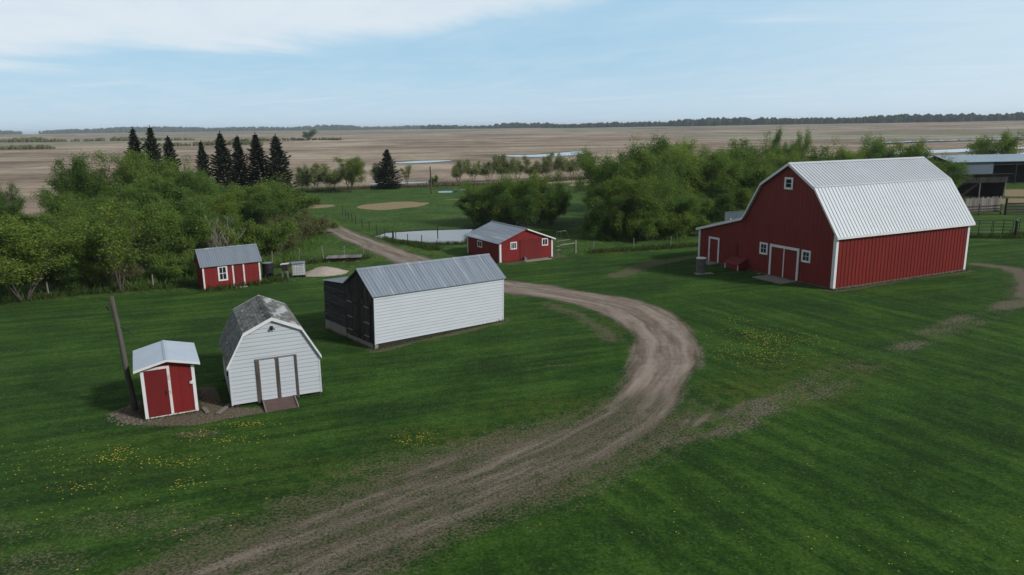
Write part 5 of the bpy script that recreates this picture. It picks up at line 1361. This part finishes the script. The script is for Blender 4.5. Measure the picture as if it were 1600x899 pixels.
LEFT_POLY = [(-62, 52), (-44, 55), (-37.5, 59), (-31, 62.3), (-27, 66), (-23.5, 71), (-22, 82), (-25, 93), (-28, 106), (-60, 112), (-80, 100)]
RIGHT_POLY = [(8, 89), (12, 84), (20, 84), (23, 90), (36, 95), (56, 102), (72, 112), (70, 126), (40, 128), (14, 108)]
blades('undergrowth', 60000, in_poly(LEFT_POLY), .2, .8, .045, LEAF[1], 'tangled undergrowth below the left grove', 'undergrowth', 1)
blades('undergrowth', 45000, in_poly(RIGHT_POLY), .2, .8, .05, LEAF[1], 'tangled undergrowth below the right grove', 'undergrowth', 2)
TALL = [[(-50, 49), (-46, 52), (-38.1, 58.4), (-30.9, 61.4), (-26.5, 62.4)], [(-25.8, 60.0), (-22, 62.8), (-20.5, 64.6)], [(-23.5, 70), (-19, 73.4), (-15, 75)], [(8.5, 76.4), (13.2, 77.6), (21, 80.2)],
        [(-15.9, 90), (-12.2, 84.8), (-8.2, 79.6)], [(-5, 84.0), (-10, 83.4), (-14, 85.8)], [(52, 83.5), (57.4, 82.3), (60, 85)]]
blades('tall_grass', 15000, near_lines(TALL, .45), .15, .55, .03, leaf_mat('tall_grass_green', (.045, .085, .018), (.10, .135, .045)), 'unmown tall grass along fences and the pond', 'grass', 3)
def foot(x, y, yaw, u0, u1, v0, v1):
    c, s_ = math.cos(yaw), math.sin(yaw); f = lambda u, v: (x + c * u - s_ * v, y + s_ * u + c * v)
    return [f(u0, v1), f(u0, v0), f(u1, v0), f(u1, v1)]


FEET = [foot(-17.05, 31.84, .47, -.12, 2.34, -.1, 3.1), foot(-13.53, 33.18, .432, 3.2, 4.35, -.1, 5.2), foot(-8.357, 42.543, .694, -.2, 10.2, -.15, 6.7), foot(25.683, 56.99, .447, -.2, 16.7, -.2, 16.5),
        foot(-25.94, 60.11, .587, -.15, 4.9, -.15, 2.6), foot(-1.155, 71.08, .524, -.15, 6.3, -.15, 7.1)]
blades('tall_grass', 5200, near_lines(FEET, .10), .06, .24, .016, bpy.data.materials['tall_grass_green'], 'uncut grass along the feet of the buildings', 'grass', 6)
FARGR = [[(-50, 160), (-29, 168.3), (-14.8, 172.6), (.3, 174.5), (22, 192), (40, 214)]]
blades('tall_grass', 6000, near_lines(FARGR, .8), .3, 1.0, .06, leaf_mat('straw_grass', (.10, .085, .05), (.25, .22, .13)), 'pale dead grass along the far field fence', 'grass', 4)


def dandelions():
    rng = np.random.RandomState(5); P = []
    for x, y, rx, ry, n in ((15.6, 43.6, 2.0, 2.2, 420), (14.5, 40.2, 2.2, 1.6, 240), (15.3, 48.2, 1.0, .8, 50), (18.5, 43, 1.5, 1.5, 60), (12.6, 40, 1.5, 2, 60), (-16.3, 28.4, .7, .5, 60), (-16.4, 27.5, .8, .4, 60), (-13.5, 27.3, 1.5, .5, 85), (-12.2, 29.4, 1.6, .5, 65),
                            (-16.2, 25.2, 1.2, .5, 45), (-12.3, 25.4, .6, .3, 35), (-4.2, 29.2, .8, .7, 70), (-20, 27.5, 2.5, 2.0, 90), (-12.0, 31.0, .9, .25, 80), (-17.6, 73.0, 2, .8, 160), (10.8, 75.6, 2.0, .7, 130), (-14, 24, 4, 3, 90), (-1, 24, 9, 4, 60), (8, 22, 7, 4, 45), (13, 19, 4, 3, 22), (-14, 30, .9, .4, 40)):
        P.append(np.column_stack([x + rng.normal(size=n) * rx * .6, y + rng.normal(size=n) * ry * .6]))
    p = np.concatenate(P); n = len(p); z = height(p[:, 0], p[:, 1]) + rng.uniform(.05, .12, n); r = rng.uniform(.014, .034, n)
    V, Fc = [], []; k = 6
    ang = np.arange(k) * 2 * math.pi / k
    ring = np.stack([p[:, None, 0] + r[:, None] * np.cos(ang), p[:, None, 1] + r[:, None] * np.sin(ang), np.repeat(z[:, None], k, 1)], -1)
    topv = np.stack([p[:, 0], p[:, 1], z + r * .45], 1)[:, None]; botv = np.stack([p[:, 0], p[:, 1], z - r * .5], 1)[:, None]
    v = np.concatenate([ring, topv, botv], 1).reshape(-1, 3); b = (np.arange(n) * (k + 2))[:, None, None]
    tri = np.array([(i, (i + 1) % k, k) for i in range(k)] + [((i + 1) % k, i, k + 1) for i in range(k)])[None]
    o = bpy.data.objects.new('dandelions', raw_mesh('dandelions', v, (b + tri).reshape(-1, 3), MT['yellow'])); C.objects.link(o)
    tag(o, 'yellow dandelions dotted in clumps over the lawn', 'dandelions', kind='stuff')


dandelions()


# ------------------------------------------------------------------ woods along the skyline
def far_wood(pts, depth, h0, h1, gap, label, seed, m, name='distant_wood'):
    """many leafy crowns, each a ragged dome of its own, in one mass"""
    rng = np.random.RandomState(seed); V, Fc, k = [], [], 0
    nr, na = 5, 9
    for (ax, ay), (bx, by) in zip(pts, pts[1:]):
        n = int(math.hypot(bx - ax, by - ay) / gap * depth / gap * .5) + 1
        t = rng.rand(n); px = ax + (bx - ax) * t + rng.normal(size=n) * depth * .25; py = ay + (by - ay) * t + np.abs(rng.normal(size=n)) * depth * .5
        low = fbm(px, py, gap * 22, 3, seed + 5); kp = low > (.34 if name == 'distant_wood' else 0); px, py, low = px[kp], py[kp], low[kp]
        z = height(px, py); hh = rng.uniform(h0, h1, len(px)) * (.35 + 1.25 * low)
        for x, y, zz, h in zip(px, py, z, hh):
            w = h * rng.uniform(.35, .6); el = np.linspace(-.9, 1.0, nr)
            for e in el:
                rad = w * math.sqrt(max(0.02, 1 - max(e, 0) ** 2)) * (1 if e >= 0 else .8)
                a = np.arange(na) * 2 * math.pi / na + rng.rand() * .5; j = rad * rng.uniform(.7, 1.25, na)
                V.append(np.stack([x + j * np.cos(a), y + j * np.sin(a), zz + h * (.45 + .55 * e) + rng.normal(size=na) * h * .05], 1))
            i = k + np.arange(nr * na).reshape(nr, na)
            Fc.append(np.stack([i[:-1], np.roll(i, -1, 1)[:-1], np.roll(i, -1, 1)[1:], i[1:]], -1).reshape(-1, 4)); k += nr * na
    o = bpy.data.objects.new(name, raw_mesh(name, np.concatenate(V), np.concatenate(Fc), m)); C.objects.link(o)
    return tag(o, label, 'woods', kind='stuff')


WOODM = leaf_mat('far_foliage', (.020, .042, .018), (.050, .080, .030), .2)
far_wood([(-3300, 3900), (-2000, 4200), (-900, 4400), (-100, 4500)], 190, 13, 25, 12, 'thin dark line of woods on the left skyline', 1, WOODM)
far_wood([(-350, 3100), (150, 2600)], 70, 8, 15, 10, 'low woods on the middle skyline', 2, WOODM)
far_wood([(120, 2300), (330, 2250), (560, 2150)], 90, 10, 15, 9, 'dark woods on the skyline left of the barn', 3, WOODM)
far_wood([(480, 2050), (800, 1950), (1150, 1800), (1330, 1780)], 110, 12, 19, 9, 'broad dark wood on the skyline above the barn', 4, WOODM)
far_wood([(1250, 2700), (1800, 2600), (2600, 2500)], 110, 11, 19, 11, 'woods on the skyline at the right edge', 5, WOODM)
far_wood([(-440, 632), (-395, 640)], 8, 1.5, 4, 1.6, 'low belt of brush in the field at the left edge', 6, LEAF[4], 'brush_belt')
far_wood([(-345, 690), (-275, 710), (-240, 715)], 7, 1.5, 4.5, 1.6, 'low belt of brush in the field behind the left spruces', 7, LEAF[4], 'brush_belt')
far_wood([(-720, 950), (-520, 1000), (-430, 1010)], 10, 2, 5.5, 2.2, 'farther belt of brush across the left field', 8, LEAF[4], 'brush_belt')
far_wood([(-330, 880), (-262, 915), (-225, 905), (-200, 880)], 7, 1, 4, 1.6, 'strip of brush beside the lone tree in the field', 9, LEAF[4], 'brush_belt')


# ------------------------------------------------------------------ air between here and the skyline
def haze():
    o = MB().box(-9800, 9800, -300, 10200, -12, 46).build('haze', None); m = bpy.data.materials.new('haze_air'); m.use_nodes = True; t = NT(m.node_tree); t.t.nodes.clear()
    v = t.n('ShaderNodeVolumePrincipled', {'Color': (.78, .88, 1.0, 1), 'Density': .000125, 'Anisotropy': .0})
    t.n('ShaderNodeOutputMaterial', {'Volume': v.outputs[0]}); o.data.materials.append(m)
    tag(o, 'pale haze over the far fields', 'haze', kind='stuff')


haze()
